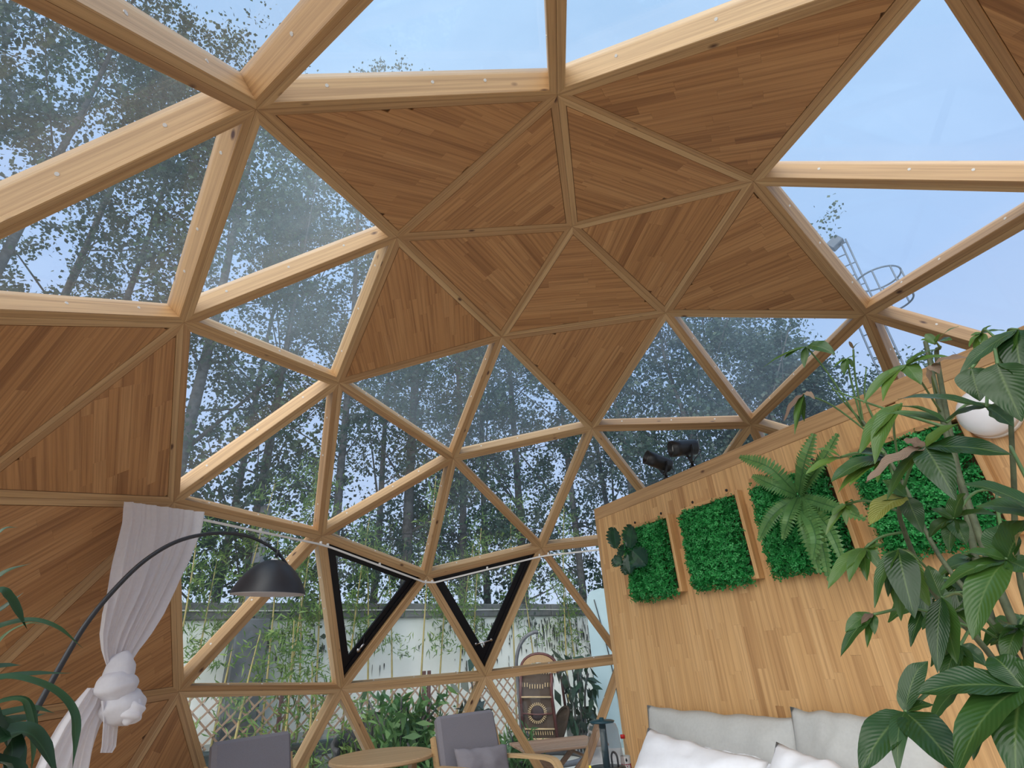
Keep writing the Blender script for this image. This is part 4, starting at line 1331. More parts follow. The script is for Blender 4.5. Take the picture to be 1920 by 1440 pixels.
# hanging egg chair: grey stand on a ring base, tall cane seat
M['grey_steel'] = plain('grey_steel', (0.13, 0.135, 0.15), 0.5, var=0.3)
M['cane'] = plain('golden_cane', (0.42, 0.26, 0.12), 0.6, var=0.4, scale=120, bump=0.3)
M['cane_dark'] = plain('brown_weave', (0.10, 0.065, 0.045), 0.75, var=0.6, scale=150, bump=0.5)
M['cane_light'] = plain('pale_cane', (0.55, 0.40, 0.22), 0.6, var=0.2)
M['mahogany'] = plain('red_brown_frame', (0.10, 0.025, 0.022), 0.45, var=0.3)
M['hollow'] = plain('dark_round_cushion', (0.03, 0.015, 0.016), 0.9)
eb = at_z(1030, 1428, GZ)
ecl = thing('hanging_chair', 'tall cane hanging chair with an arched top on a grey ring-based stand', 'chair', (eb.x, eb.y, GZ))
ef = (CAM - eb); ef.z = 0; ef.normalize(); er = Vector((-ef.y, ef.x, 0))
if er.dot(MR) < 0: er = -er
def ep(x, y, z): return eb + er * x + ef * y + Vector((0, 0, z))
def epx(u, v, y=0.0):
    return at_plane(u, v, ep(0, y, 0), ef)
ring = [ep(0.47 * math.cos(a), 0.47 * math.sin(a), 0.03) for a in np.linspace(0, 2 * PI, 41)]
mb = MB(); mb.tube(ring, 0.032, 8, caps=False); mb.build('ring_base', M['grey_steel'], ecl, smooth=True)
pole = bezier([ep(-0.45, -0.02, 0.06), epx(979, 1400), epx(975, 1330), epx(970, 1270), epx(968, 1240), epx(974, 1212), epx(986, 1194), epx(1000, 1186), epx(1009, 1185)], 6)
mb = MB(); mb.tube(pole, 0.026, 10); mb.build('stand_pole', M['grey_steel'], ecl, smooth=True)
hk0, hk1 = epx(1006, 1187), epx(1008, 1226)
for q in range(9):
    a, b = hk0.lerp(hk1, q / 9), hk0.lerp(hk1, (q + 0.85) / 9)
    mb = MB(); mb.tube([a, b], 0.012 if q < 3 else 0.007, 6); mb.build('chain_link', M['grey_steel'], ecl)
SY = 0.08
def arch(u0, u1, v0, vt, n=14):
    return [epx(u0 + (u1 - u0) * (0.5 - 0.5 * math.cos(PI * q / n)), v0 - (v0 - vt) * math.sin(PI * q / n) ** 0.8, SY) for q in range(n + 1)]
mb = MB(); mb.tube(arch(976, 1046, 1262, 1226), 0.022, 8); mb.build('arch', M['mahogany'], ecl, smooth=True)
outer, inner = arch(978, 1043, 1262, 1228), arch(985, 1034, 1262, 1242)
mb = MB()
for q in range(14): mb.face([outer[q] + ef * 0.01, outer[q + 1] + ef * 0.01, inner[q + 1] + ef * 0.02, inner[q] + ef * 0.02])
o = mb.build('cane_band', M['cane'], ecl); o.modifiers.new('t', 'SOLIDIFY').thickness = 0.02
for q in range(11):
    a = epx(986 + 4.8 * q, 1264, SY); i2 = inner[min(14, 1 + q + (1 if q > 5 else 0))]
    mb = MB(); mb.tube([a, i2], 0.006, 5); mb.build('spindle', M['cane_light'], ecl)
for (ua, ub) in ((974, 984), (1034, 1046)):
    mb = MB(); mb.tube([epx(ua if ua > 1000 else 977, 1262, SY), epx(ua if ua > 1000 else 976, 1300, SY), epx(ub if ua > 1000 else ub - 2, 1390, SY)], 0.022, 8); mb.build('side_post', M['mahogany'], ecl, smooth=True)
def back_panel(v0, v1, l0, r0, l1, r1, mat, nm='woven_panel'):
    q = [epx(l0, v0, SY - 0.02), epx(r0, v0, SY - 0.02), epx(r1, v1, SY - 0.02), epx(l1, v1, SY - 0.02)]
    mb = MB(); mb.mesh(q + [p - ef * 0.025 for p in q], [(0, 3, 2, 1), (4, 5, 6, 7), (0, 1, 5, 4), (1, 2, 6, 5), (2, 3, 7, 6), (3, 0, 4, 7)])
    return mb.build(nm, mat, ecl)
back_panel(1262, 1306, 978, 1034, 977, 1035, M['cane_dark'])
back_panel(1309, 1366, 977, 1035, 984, 1040, M['cane_dark'])
back_panel(1368, 1385, 984, 1040, 986, 1042, M['cane_dark'])
for v, l, r in ((1307, 976, 1035), (1338, 980, 1036), (1367, 984, 1040), (1386, 985, 1043)):
    mb = MB(); mb.tube([epx(l, v, SY + 0.01), epx((l + r) / 2, v + (2 if v == 1338 else 0), SY + 0.02), epx(r, v, SY + 0.01)], 0.011, 6); mb.build('cross_rail', M['cane_light'] if v != 1338 else M['mahogany'], ecl, smooth=True)
for q in range(30):
    a = 2 * PI * q / 30
    cc_ = (1007.5, 1337)
    p0_, p1_ = epx(cc_[0] + 12.5 * math.cos(a), cc_[1] + 14.5 * math.sin(a), SY), epx(cc_[0] + 18 * math.cos(a), cc_[1] + 20 * math.sin(a), SY)
    mb = MB(); mb.tube([p0_, p1_], 0.0075, 5); mb.build('sun_ray', M['cane_light'], ecl)
for q in range(12):
    mb = MB(); mb.tube([epx(979 + 4.8 * q, 1280 + (3 if 2 < q < 9 else 0), SY), epx(979 + 4.8 * q, 1288 + (3 if 2 < q < 9 else 0), SY)], 0.008, 5); mb.build('sun_ray', M['cane_light'], ecl)
    mb = MB(); mb.tube([epx(987 + 4.4 * q, 1371, SY), epx(988 + 4.4 * q, 1378, SY)], 0.007, 5); mb.build('sun_ray', M['cane_light'], ecl)
cu = epx(1007.5, 1337, SY - 0.005)
mb = MB(); mb.lathe([(0.001, 0.02), (0.075, 0.018), (0.09, 0.0)], cu, 24, rot=frame_xyz(er, ef)); mb.build('round_cushion', M['hollow'], ecl, smooth=True)
# woven hanging basket pocket on a dark red pole beside it
bk = thing('hanging_basket', 'woven basket seat hung from a dark red pole right of the cane chair', 'basket', tuple(epx(1052, 1385, -0.3)))
mb = MB(); mb.tube([epx(1052, 1268, -0.3), epx(1060, 1326, -0.3)], 0.02, 8); mb.build('pole', M['mahogany'], bk, smooth=True)
rim = [epx(1054 + 12 * math.cos(a) + 3 * math.sin(a), 1343 - 17 * math.sin(a) - 6 * math.cos(a), -0.3 + 0.12 * math.cos(a)) for a in np.linspace(0, 2 * PI, 25)]
mb = MB(); mb.tube(rim, 0.017, 8, caps=False); mb.build('rim', M['cane_dark'], bk, smooth=True)
low = epx(1050, 1388, -0.32)
vs = []; fs = []
for k in range(25): vs += [rim[k], rim[k].lerp(low, 0.55) + (rim[k] - sum(rim[:-1], Vector()) / 24) * 0.35, low + (rim[k] - sum(rim[:-1], Vector()) / 24) * 0.35]
for k in range(24):
    for q in range(2): fs.append((k * 3 + q, k * 3 + 3 + q, k * 3 + 4 + q, k * 3 + 1 + q))
mb = MB(); mb.mesh(vs, fs); o = mb.build('bowl', M['cane_dark'], bk, smooth=True); o.modifiers.new('t', 'SOLIDIFY').thickness = 0.015

# folding wooden table
M['acacia'] = wood('faded_acacia', (0.33, 0.19, 0.12), (0.43, 0.26, 0.17), (0.5, 0.32, 0.22), streak=0.3)
fb = at_z(1045, 1393, 0.42)
ftab = thing('folding_table', 'wooden folding table with crossed legs in front of the cane hanging chair', 'table', (fb.x, fb.y, GZ))
ff = (CAM - fb); ff.z = 0; ff.normalize(); fr_ = Vector((-ff.y, ff.x, 0))
if fr_.dot(MR) < 0: fr_ = -fr_
a_ = Matrix.Rotation(math.radians(18), 3, 'Z'); ff, fr_ = a_ @ ff, a_ @ fr_
def fp(x, y, z): return Vector((fb.x, fb.y, 0)) + fr_ * x + ff * y + Vector((0, 0, z))
rt_ = frame_xyz(fr_, (0, 0, 1))
for k in range(6):
    mb = MB(); mb.tone = random.random(); mb.box(fp(0, -0.26 + k * 0.104, 0.41), (0.80, 0.100, 0.022), rot=rt_, bevel=0.004); mb.build('slat', M['acacia'], ftab, grain=fr_)
for y in (-0.2, 0.2):
    for s in (-1, 1):
        mb = MB(); mb.tube([fp(-0.30 * s, y + 0.03 * s, GZ + 0.01), fp(0.28 * s, y + 0.03 * s, 0.395)], 1.0, 4, squash=(0.045, 0.022, (0, 0, 1))); mb.build('leg', M['acacia'], ftab, grain=fr_)
for s in (-1, 1):
    mb = MB(); mb.tube([fp(0.18 * s, -0.25, 0.33), fp(0.18 * s, 0.25, 0.33)], 0.012, 6); mb.build('stretcher', M['acacia'], ftab, grain=ff)

# small white picket edging and a pale blue cabin
pf = thing('picket_fence', 'tiny white picket edging before the planting right of the cane chair', 'fence', tuple(at_z(1080, 1372, GZ)))
for k in range(11):
    c = at_h(1064 + 3.6 * k, 1360, 8.9); c.z = GZ
    mb = MB(); mb.box(c + Vector((0, 0, 0.2)), (0.02, 0.035, 0.40), bevel=0.003)
    mb.box(c + Vector((0, 0, 0.42)), (0.018, 0.024, 0.06), rot=rotx(PI / 4)); mb.build('picket', M['white_plastic'], pf)
a, b = at_h(1062, 1360, 8.92), at_h(1102, 1360, 8.92)
for z in (0.1, 0.3):
    mb = MB(); mb.tube([Vector((a.x, a.y, GZ + z)), Vector((b.x, b.y, GZ + z))], 0.012, 6); mb.build('rail', M['white_plastic'], pf)
M['pale_blue'] = plain('pale_blue_sheet', (0.36, 0.49, 0.54), 0.5, var=0.12, scale=2)
kc = at_h(1106, 1200, 9.2); kd = Vector((ray(1130, 1200).x, ray(1130, 1200).y, 0)).normalized(); ks = Vector((-kd.y, kd.x, 0))
if ks.dot(MR) < 0: ks = -ks
cab = thing('cabin', 'pale blue rounded metal cabin beside the end of the partition, seen outside', 'cabin', (kc.x, kc.y, GZ))
mb = MB()
KH, KW = 2.16, 2.6
out_ = [(0, 0), (0, KH - 0.28), (0.03, KH - 0.12), (0.10, KH - 0.03), (0.22, KH), (KW - .2, KH), (KW, KH - .2), (KW, 0)]
f0 = [Vector((kc.x, kc.y, GZ)) + ks * x + Vector((0, 0, z)) for x, z in out_]
n = len(f0)
mb.mesh(f0 + [p + kd * 1.2 for p in f0], [tuple(range(n)), tuple(range(2 * n - 1, n - 1, -1))] + [(k, n + k, n + (k + 1) % n, (k + 1) % n) for k in range(n)])
mb.build('shell', M['pale_blue'], cab)
for x in (0.42, 0.95):
    mb = MB(); c = Vector((kc.x, kc.y, GZ)) + ks * x - kd * 0.006; mb.tube([c + Vector((0, 0, 0.02)), c + Vector((0, 0, KH - 0.1))], 0.008, 6); mb.build('seam', M['grey_steel'], cab)
mb = MB(); c = Vector((kc.x, kc.y, GZ)) + ks * 0.14 - kd * 0.02; mb.tube(bezier([c + Vector((0, 0, 2.0)), c + ks * .1 + Vector((0, 0, 1.4)), c + ks * .18 + Vector((0, 0, 0.7)), c + ks * .2 + Vector((0, 0, .05))], 5), 0.008, 6); mb.build('cable', M['black_metal'], cab, smooth=True)

# utility pole and wires beyond the wall
M['pole'] = plain('grey_concrete_pole', (0.36, 0.37, 0.40), 0.9, var=0.15)
up = at_h(492, 1000, 11.0)
upo = thing('utility_pole', 'pale grey concrete pole rising behind the lamp shade', 'pole', (up.x, up.y, GZ))
mb = MB(); mb.tube([Vector((up.x, up.y, GZ)), Vector((up.x, up.y, at_h(492, 952, 11).z))], [0.135, 0.10], 14); mb.build('shaft', M['pole'], upo, smooth=True)
mb = MB(); c = Vector((up.x, up.y, at_h(492, 952, 11).z)); mb.lathe([(0.001, 0.05), (0.07, 0.04), (0.105, 0.0)], c, 14); mb.build('cap', M['pole'], upo, smooth=True)
for i, (v0, v1, lab) in enumerate(((993, 1009, 'upper thin dark cable strung from the grey pole past the trees'), (1006, 1017, 'lower thin dark cable strung from the grey pole past the trees'))):
    a, b = at_h(500, v0 - 12, 11.0), at_h(1100, v1 - 30, 13)
    mb = MB(); mb.tube([a.lerp(b, q / 12) - Vector((0, 0, 0.25 * math.sin(PI * q / 12))) for q in range(13)], 0.012, 5)
    tag(mb.build('cable', M['black_metal'], smooth=True), lab, 'cable', 'overhead cables')

# steel tower with a caged ladder
M['tower'] = plain('galvanised_steel', (0.09, 0.13, 0.19), 0.5, var=0.2)
TD = 14.0
tw0 = at_h(1612, 520, TD)
tow = thing('ladder_tower', 'distant steel ladder tower with a hooped platform and a floodlight, against the sky', 'tower', (tw0.x, tw0.y, GZ))
td = Vector((ray(1612, 520).x, ray(1612, 520).y, 0)).normalized(); ts = Vector((-td.y, td.x, 0))
if ts.dot(MR) < 0: ts = -ts
tpn = td
tpo = Vector((tw0.x, tw0.y, 0))
def tp(u, v, off=0.0): return at_plane(u, v, tpo + td * off, tpn)
mast = tp(1581, 447)
def col(x, z): return Vector((tw0.x, tw0.y, z)) + ts * x
topz = tp(1585, 448).z; dxr = (tp(1585, 448) - Vector((tw0.x, tw0.y, 0))).dot(ts)
for x in (dxr - 0.50, dxr - 0.12, dxr):
    mb = MB(); mb.tube([col(x, GZ), col(x, topz - (0.05 if x < dxr else 0))], 0.022, 6); mb.build('rail', M['tower'], tow)
for k in range(16):
    z = topz - 0.1 - k * 0.34
    mb = MB(); mb.tube([col(dxr - 0.50, z), col(dxr - (0.12 if k % 2 else 0), z)], 0.016, 6); mb.build('rung', M['tower'], tow)
pz = tp(1640, 525).z
ringc = Vector((tw0.x, tw0.y, pz)) + ts * (dxr + 0.25)
for z in (pz, pz - 0.75):
    mb = MB(); mb.tube([ringc + Vector((0.5 * math.cos(a), 0.5 * math.sin(a), z - pz)) for a in np.linspace(0, 2 * PI, 37)], 0.022, 6, caps=False); mb.build('hoop', M['tower'], tow, smooth=True)
for k in range(8):
    a = k * PI / 4 + 0.3
    mb = MB(); mb.tube([ringc + Vector((.5 * math.cos(a), .5 * math.sin(a), 0)), ringc + Vector((.5 * math.cos(a), .5 * math.sin(a), -0.75))], 0.02, 6); mb.build('hoop_strut', M['tower'], tow)
fl_c = tp(1566, 456)
mb = MB(); mb.box(fl_c, (0.34, 0.22, 0.26), rot=frame_xyz(ts, (0, 0, 1)) @ roty(-0.5), bevel=0.02); mb.build('floodlight', M['tower'], tow)
mb = MB(); mb.tube([fl_c, col(dxr - 0.2, topz - 0.1)], 0.02, 6); mb.build('floodlight_arm', M['tower'], tow)

# ------------------------------------------------------------------ trees beyond the wall
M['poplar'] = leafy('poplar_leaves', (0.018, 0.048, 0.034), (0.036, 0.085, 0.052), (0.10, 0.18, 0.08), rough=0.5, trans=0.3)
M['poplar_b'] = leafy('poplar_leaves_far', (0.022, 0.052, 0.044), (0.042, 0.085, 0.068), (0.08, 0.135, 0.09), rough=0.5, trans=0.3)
M['bark'] = plain('grey_bark', (0.10, 0.10, 0.10), 0.95, var=0.55, scale=9, bump=0.5)


def leaf_cloud(name, pts, size, mat, parent, r, tones=None, flat=0.0, aspect=1.0, flip_up=False):
    """one rhombic leaf at each point: one mesh for what nobody could count"""
    n = len(pts)
    a = r.normal(size=(n, 3)); a[:, 2] -= flat
    a /= np.linalg.norm(a, axis=1)[:, None]
    b = np.cross(a, r.normal(size=(n, 3))); b /= np.linalg.norm(b, axis=1)[:, None]
    s = size * r.uniform(0.6, 1.35, n)[:, None]
    w = s * 0.5 * aspect
    c = np.cross(a, b)
    v = np.stack([pts - a * s * .5, pts + b * w - a * s * 0.08 + c * s * .08, pts + a * s * .5, pts - b * w - a * s * 0.08 + c * s * .08], 1).reshape(-1, 3)
    me = bpy.data.meshes.new(name)
    me.vertices.add(4 * n); me.loops.add(4 * n); me.polygons.add(n)
    me.vertices.foreach_set('co', v.astype(np.float32).ravel())
    me.loops.foreach_set('vertex_index', np.arange(4 * n, dtype=np.int32))
    me.polygons.foreach_set('loop_start', np.arange(0, 4 * n, 4, dtype=np.int32))
    try: me.polygons.foreach_set('loop_total', np.full(n, 4, dtype=np.int32))
    except Exception: pass
    me.update(calc_edges=True)
    tn = me.attributes.new('tone', 'FLOAT', 'FACE')
    tn.data.foreach_set('value', (np.clip(r.normal(0.5, 0.22, n), 0, 1) if tones is None else tones).astype(np.float32))
    me.materials.append(mat)
    o = bpy.data.objects.new(name, me); COL.objects.link(o)
    o.parent = parent; o['kind'] = 'stuff'
    return o


def poplar(seedv, H, spread, trunk_r, nclus, nleaf, lsize, mat, fork, base_clear=0.16):
    """a tree in its own coordinates: trunk, limbs, foliage"""
    r = np.random.default_rng(seedv); rs = random.Random(seedv)
    root = thing('poplar_tree', '', 'tree', (0, 0, 0))
    lean = Vector((rs.uniform(-.02, .02), rs.uniform(-.02, .02), 0))
    tpth = bezier([Vector((0, 0, 0))] + [Vector((rs.uniform(-.22, .22), rs.uniform(-.22, .22), 0)) * (k / 4) + lean * H * k / 4 + Vector((0, 0, H * 0.95 * k / 4)) for k in range(1, 5)], 5)
    mb = MB(); mb.tube(tpth, [trunk_r * (1 - 0.93 * (i / len(tpth)) ** 0.9) + 0.008 for i in range(len(tpth))], 10)
    mb.build('trunk', M['bark'], root, smooth=True)
    ends = []
    nb = 26
    lm = MB()
    for k in range(nb):
        f = base_clear + (0.97 - base_clear) * (k + rs.random()) / nb
        p = tpth[min(len(tpth) - 1, int(f * len(tpth)))]
        az = rs.uniform(0, 2 * PI)
        env = spread * (0.55 + 0.45 * math.sin(PI * min(1, (f - base_clear) / (1 - base_clear) * 0.8 + 0.2))) * (1.15 - 0.75 * max(0, f - 0.5) * 2 * 0.8)
        l = env * rs.uniform(0.65, 1.15)
        up = rs.uniform(0.45, 1.1)
        if k == 5 and fork: l *= 1.2; up = 1.8
        q = p + Vector((math.cos(az) * l, math.sin(az) * l, l * up))
        m = p.lerp(q, 0.5) + Vector((0, 0, -l * 0.08))
        rr_ = trunk_r * (0.42 if (k == 5 and fork) else 0.24) * (1 - f * 0.6)
        lm.tube([p, m, q], [rr_, rr_ * 0.6, rr_ * 0.2], 6)
        for s in np.linspace(0.35, 1.05, 7):
            ends.append((p.lerp(q, s) if s != 0.5 else m, 0.42 + 0.5 * l * 0.22))
    lm.build('limbs', M['bark'], root, smooth=True)
    for k in range(8): ends.append((tpth[-1 - k % 6], 0.5))
    E = np.array([tuple(e[0]) for e in ends]); S = np.array([e[1] for e in ends])
    idx = r.integers(0, len(E), nclus)
    cc = E[idx] + r.normal(size=(nclus, 3)) * (S[idx][:, None] * 0.62)
    rad = r.uniform(0.14, 0.40, nclus)
    li = r.integers(0, nclus, nclus * nleaf)
    d = r.normal(size=(len(li), 3)); d *= rad[li][:, None] * 0.6
    pts = cc[li] + d
    pts = pts[pts[:, 2] > 1.4]
    leaf_cloud('foliage', pts, lsize, mat, root, r, aspect=0.85, flat=0.5)
    return root


protos = [poplar(101, 18.5, 2.3, 0.14, 330, 50, 0.088, M['poplar'], True),
          poplar(102, 17.0, 2.7, 0.115, 350, 50, 0.088, M['poplar'], True, 0.12),
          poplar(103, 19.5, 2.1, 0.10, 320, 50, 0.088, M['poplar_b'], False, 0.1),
          poplar(104, 12.0, 2.6, 0.11, 340, 48, 0.095, M['poplar_b'], True, 0.08)]
used = set()
# azimuth seen from the camera, distance, prototype, height factor, turn, what singles it out
TREES = [(56, 10.5, 1, 1.0, 0.3, 'poplar at the far left of the row, crossing the top left glass'),
         (44, 10.2, 0, 1.05, 1.2, 'poplar second from the left, filling the upper left glass triangles'),
         (33, 11.0, 2, 1.0, 2.2, 'poplar third from the left, above the boarded left panels'),
         (24, 10.4, 1, 1.02, 4.0, 'poplar fourth from the left, its top beside the steepest strut'),
         (15, 11.5, 2, 0.86, 0.7, 'slim poplar whose pointed top shows against the sky at upper left'),
         (6.3, 10.3, 0, 0.9, 2.6, 'poplar with a pale forked trunk right of the curtain'),
         (-1.5, 11.6, 1, 1.0, 5.1, 'poplar behind the grey utility pole'),
         (-9, 11.0, 2, 0.92, 1.9, 'poplar above the left black-framed window'),
         (-16, 12.0, 0, 1.08, 0.2, 'tallest poplar, its tip just clearing the long horizontal strut'),
         (-21.5, 12.8, 2, 1.0, 3.3, 'thin dark poplar left of the forked trunk in the middle panes'),
         (-27.8, 11.3, 0, 0.93, 4.4, 'poplar with a forked pale trunk in the middle window panes'),
         (-34, 12.6, 1, 0.92, 2.9, 'poplar above the right black-framed window'),
         (-41, 13.2, 2, 0.72, 0.9, 'poplar behind the two black spotlights'),
         (-48, 13.6, 3, 1.02, 1.1, 'poplar right of the spotlights, lower than its neighbours'),
         (-55.5, 14.2, 3, 0.80, 3.1, 'broad poplar behind the long triangle right of centre'),
         (-61.5, 16.0, 3, 0.74, 5.0, 'poplar behind the curled leaves of the potted tree'),
         (-69.5, 17.5, 3, 0.42, 0.4, 'last and smallest poplar at the right end of the row'),
         (39, 14.5, 1, 1.1, 3.0, 'poplar of the second row at the far left, mostly hidden'),
         (19.5, 14.0, 0, 1.0, 5.5, 'poplar of the second row between the left-hand crowns'),
         (1.5, 14.5, 1, 0.92, 1.4, 'poplar of the second row behind the forked trunk by the curtain'),
         (-12.5, 15.0, 1, 1.02, 2.0, 'poplar of the second row above the left black window'),
         (-24.5, 15.5, 1, 1.0, 4.8, 'poplar of the second row behind the middle panes'),
         (-38, 16.5, 3, 1.25, 0.1, 'poplar of the second row behind the spotlights'),
         (-51.5, 17.0, 3, 1.12, 2.4, 'poplar of the second row right of the spotlights'),
         (-58, 18.5, 3, 0.92, 4.2, 'poplar of the second row behind the broad one right of centre'),
         (-66, 18.5, 3, 0.68, 1.9, 'poplar of the second row just left of the ladder tower')]
for az, d, pi_, hf, turn, lab in TREES:
    t = protos[pi_] if pi_ not in used else copy_tree(protos[pi_])
    used.add(pi_)
    a = math.radians(az)
    if -39 < az < -26: d = max(d, 14.6)
    t.location = (CAM.x + d * math.cos(a), CAM.y + d * math.sin(a), GZ)
    t.rotation_euler = (0, 0, turn); t.scale = (1, 1, hf)
    t['label'] = lab; t['group'] = 'poplars beyond the garden wall'
# ------------------------------------------------------------------ bamboo and shrubs before the garden wall
M['bamboo'] = leafy('bamboo_leaves', (0.07, 0.16, 0.05), (0.17, 0.31, 0.085), (0.36, 0.50, 0.14), rough=0.5, trans=0.4)
M['culm'] = plain('yellow_culm', (0.44, 0.36, 0.13), 0.5, var=0.3, scale=4)
M['shrub'] = leafy('shrub_leaves', (0.035, 0.10, 0.035), (0.08, 0.20, 0.06), (0.22, 0.38, 0.12), rough=0.5, trans=0.35)
M['shrub_dark'] = leafy('dark_shrub_leaves', (0.012, 0.030, 0.022), (0.025, 0.060, 0.040), (0.06, 0.12, 0.07), rough=0.3, trans=0.15)


def bamboo(seedv, H, lean, nl=460, z0=0.42):
    r = np.random.default_rng(seedv); rs = random.Random(seedv)
    root = thing('bamboo', '', 'bamboo', (0, 0, 0))
    pth = bezier([(0, 0, 0), (lean[0] * .25, lean[1] * .25, H * .35), (lean[0] * .6, lean[1] * .6, H * .7), (lean[0] * 1.1, lean[1] * 1.1, H)], 6)
    mb = MB(); mb.tube(pth, [0.017 * (1 - 0.75 * i / len(pth)) + 0.002 for i in range(len(pth))], 7); mb.build('culm', M['culm'], root, smooth=True)
    P = []
    for k in range(26):
        f = z0 + (1 - z0) * (k + rs.random()) / 26
        c = pth[min(len(pth) - 1, int(f * len(pth)))]
        az = rs.uniform(0, 2 * PI); l = rs.uniform(0.12, 0.5)
        for q in range(nl // 26):
            s = rs.uniform(0.3, 1.0)
            P.append((c.x + math.cos(az) * l * s + rs.gauss(0, .075), c.y + math.sin(az) * l * s + rs.gauss(0, .075), c.z + l * s * 0.35 - 0.12 * s * s + rs.gauss(0, .07)))
    leaf_cloud('foliage', np.array(P), 0.125, M['bamboo'], root, r, aspect=0.17, flat=0.6)
    return root


bproto = [bamboo(1, 3.4, (0.2, 0.15)), bamboo(2, 2.9, (-0.15, -0.3)), bamboo(3, 3.9, (0.1, 0.35), 560), bamboo(4, 1.7, (0.05, -0.1), 380, 0.1)]
busedset = set()
BAM = [(352, .45, 0, 'bamboo stem at the left edge of the window beside the curtain'), (383, .40, 1, 'bamboo stem second from the curtain'), (432, .35, 2, 'bamboo stem left of the dark wall buttress'),
       (520, .5, 0, 'yellow bamboo stem just right of the dark wall buttress'), (553, .4, 2, 'bamboo stem under the right rim of the lamp shade'), (583, .35, 1, 'yellow bamboo stem left of the left black window'),
       (612, .5, 2, 'leafy bamboo stem behind the strut left of the left black window'), (655, .35, 2, 'bamboo seen through the left black window'), (702, .45, 1, 'bamboo stem below the latch of the left black window'),
       (745, .4, 0, 'leaning yellow bamboo stem between the two black windows, first of four'), (788, .45, 2, 'upright yellow bamboo stem between the black windows, second of four'), (820, .4, 0, 'yellow bamboo stem between the black windows, third of four'),
       (853, .35, 1, 'thin bamboo stem between the black windows, fourth of four'), (880, .4, 2, 'bamboo seen through the right black window'), (960, .4, 2, 'tall bamboo behind the grey stand of the cane chair'),
       (1003, .35, 0, 'bamboo stem behind the arched top of the cane chair'), (1052, .4, 2, 'bamboo right of the arched cane chair'), (1075, .35, 1, 'bamboo stem nearest the pale blue cabin')]
for q, (u, off, pi_, lab) in enumerate(BAM):
    t = bproto[pi_] if pi_ not in busedset else copy_tree(bproto[pi_])
    busedset.add(pi_)
    p = gw_px(u, off)
    t.location = p; t.rotation_euler = (0, 0, q * 2.1); s = 1 + 0.12 * math.sin(q * 3.3); t.scale = (1, 1, s)
    t['label'] = lab; t['group'] = 'bamboo along the garden wall'
for q, (u, off, sc, lab) in enumerate([(470, 1.3, 1.0, 'low leafy bamboo clump at the foot of the dark buttress'), (562, 1.2, 1.1, 'dark leafy bamboo clump behind the left armchair'), (605, 1.4, .8, 'low bamboo clump behind the strut right of the left armchair')]):
    t = bproto[3] if 3 not in busedset else copy_tree(bproto[3]); busedset.add(3)
    t.location = gw_px(u, off); t.rotation_euler = (0, 0, q * 1.7); t.scale = (1.1, 1.1, sc); t['label'] = lab; t['group'] = 'bamboo along the garden wall'


def shrub(label, p, rx, h, n, size, mat, aspect, seedv, name='shrub', flat=0.3, nst=9):
    r = np.random.default_rng(seedv); rs = random.Random(seedv)
    root = thing(name, label, 'shrub', tuple(p))
    mb = MB()
    P = []
    for k in range(nst):
        a = rs.uniform(0, 2 * PI); l = rs.uniform(0.3, 1) * rx
        tip = Vector(p) + Vector((math.cos(a) * l, math.sin(a) * l, h * rs.uniform(0.6, 0.98)))
        mb.tube(bezier([Vector(p) + Vector((math.cos(a) * .06, math.sin(a) * .06, 0)), Vector(p).lerp(tip, 0.55) + Vector((0, 0, h * .12)), tip], 4), 0.010, 5)
        for q in range(n // nst):
            f = rs.uniform(0.25, 1.05)
            c = Vector(p).lerp(tip, f)
            P.append((c.x - p[0] + rs.gauss(0, rx * .24), c.y - p[1] + rs.gauss(0, rx * .24), max(0.05, c.z - p[2] + rs.gauss(0, h * .09))))
    mb.build('stems', M['bark'], root, smooth=True, kind='stuff')
    leaf_cloud('foliage', np.array(P), size, mat, root, r, aspect=aspect, flat=flat)
    return root


def ground_at(u, hd):
    p = at_h(u, 1300, hd); p.z = GZ; return p


shrub('bright green leafy shrub between the patio table and the right armchair', ground_at(757, 6.7), 0.42, 0.98, 800, 0.17, M['shrub'], 0.28, 5, flat=0.9, nst=16)
shrub('fresh green shrub behind the right armchair, lower right of its back', ground_at(800, 6.4), 0.36, 0.62, 600, 0.16, M['shrub'], 0.30, 6, flat=0.9, nst=12)
shrub('green grassy shrub at the foot of the grey stand of the cane chair', ground_at(968, 7.0), 0.26, 0.55, 500, 0.18, M['shrub'], 0.14, 7, flat=0.7, nst=14)
shrub('feathery pale green shrub left of the bright green one', ground_at(700, 7.3), 0.38, 1.0, 420, 0.12, M['bamboo'], 0.22, 8, nst=10)
shrub('large dark-leaved shrub behind the strut above the right armchair', ground_at(893, 8.0), 0.28, 1.25, 60, 0.26, M['shrub_dark'], 0.42, 9, flat=1.0, nst=6)
shrub('dark glossy large-leaved shrub right of the cane chair', ground_at(1083, 8.7), 0.36, 1.2, 120, 0.21, M['shrub_dark'], 0.40, 10, flat=1.2, nst=9)
shrub('low green planting behind the right armchair seat', ground_at(915, 7.2), 0.4, 0.42, 400, 0.15, M['shrub'], 0.2, 12, flat=0.2, nst=12)
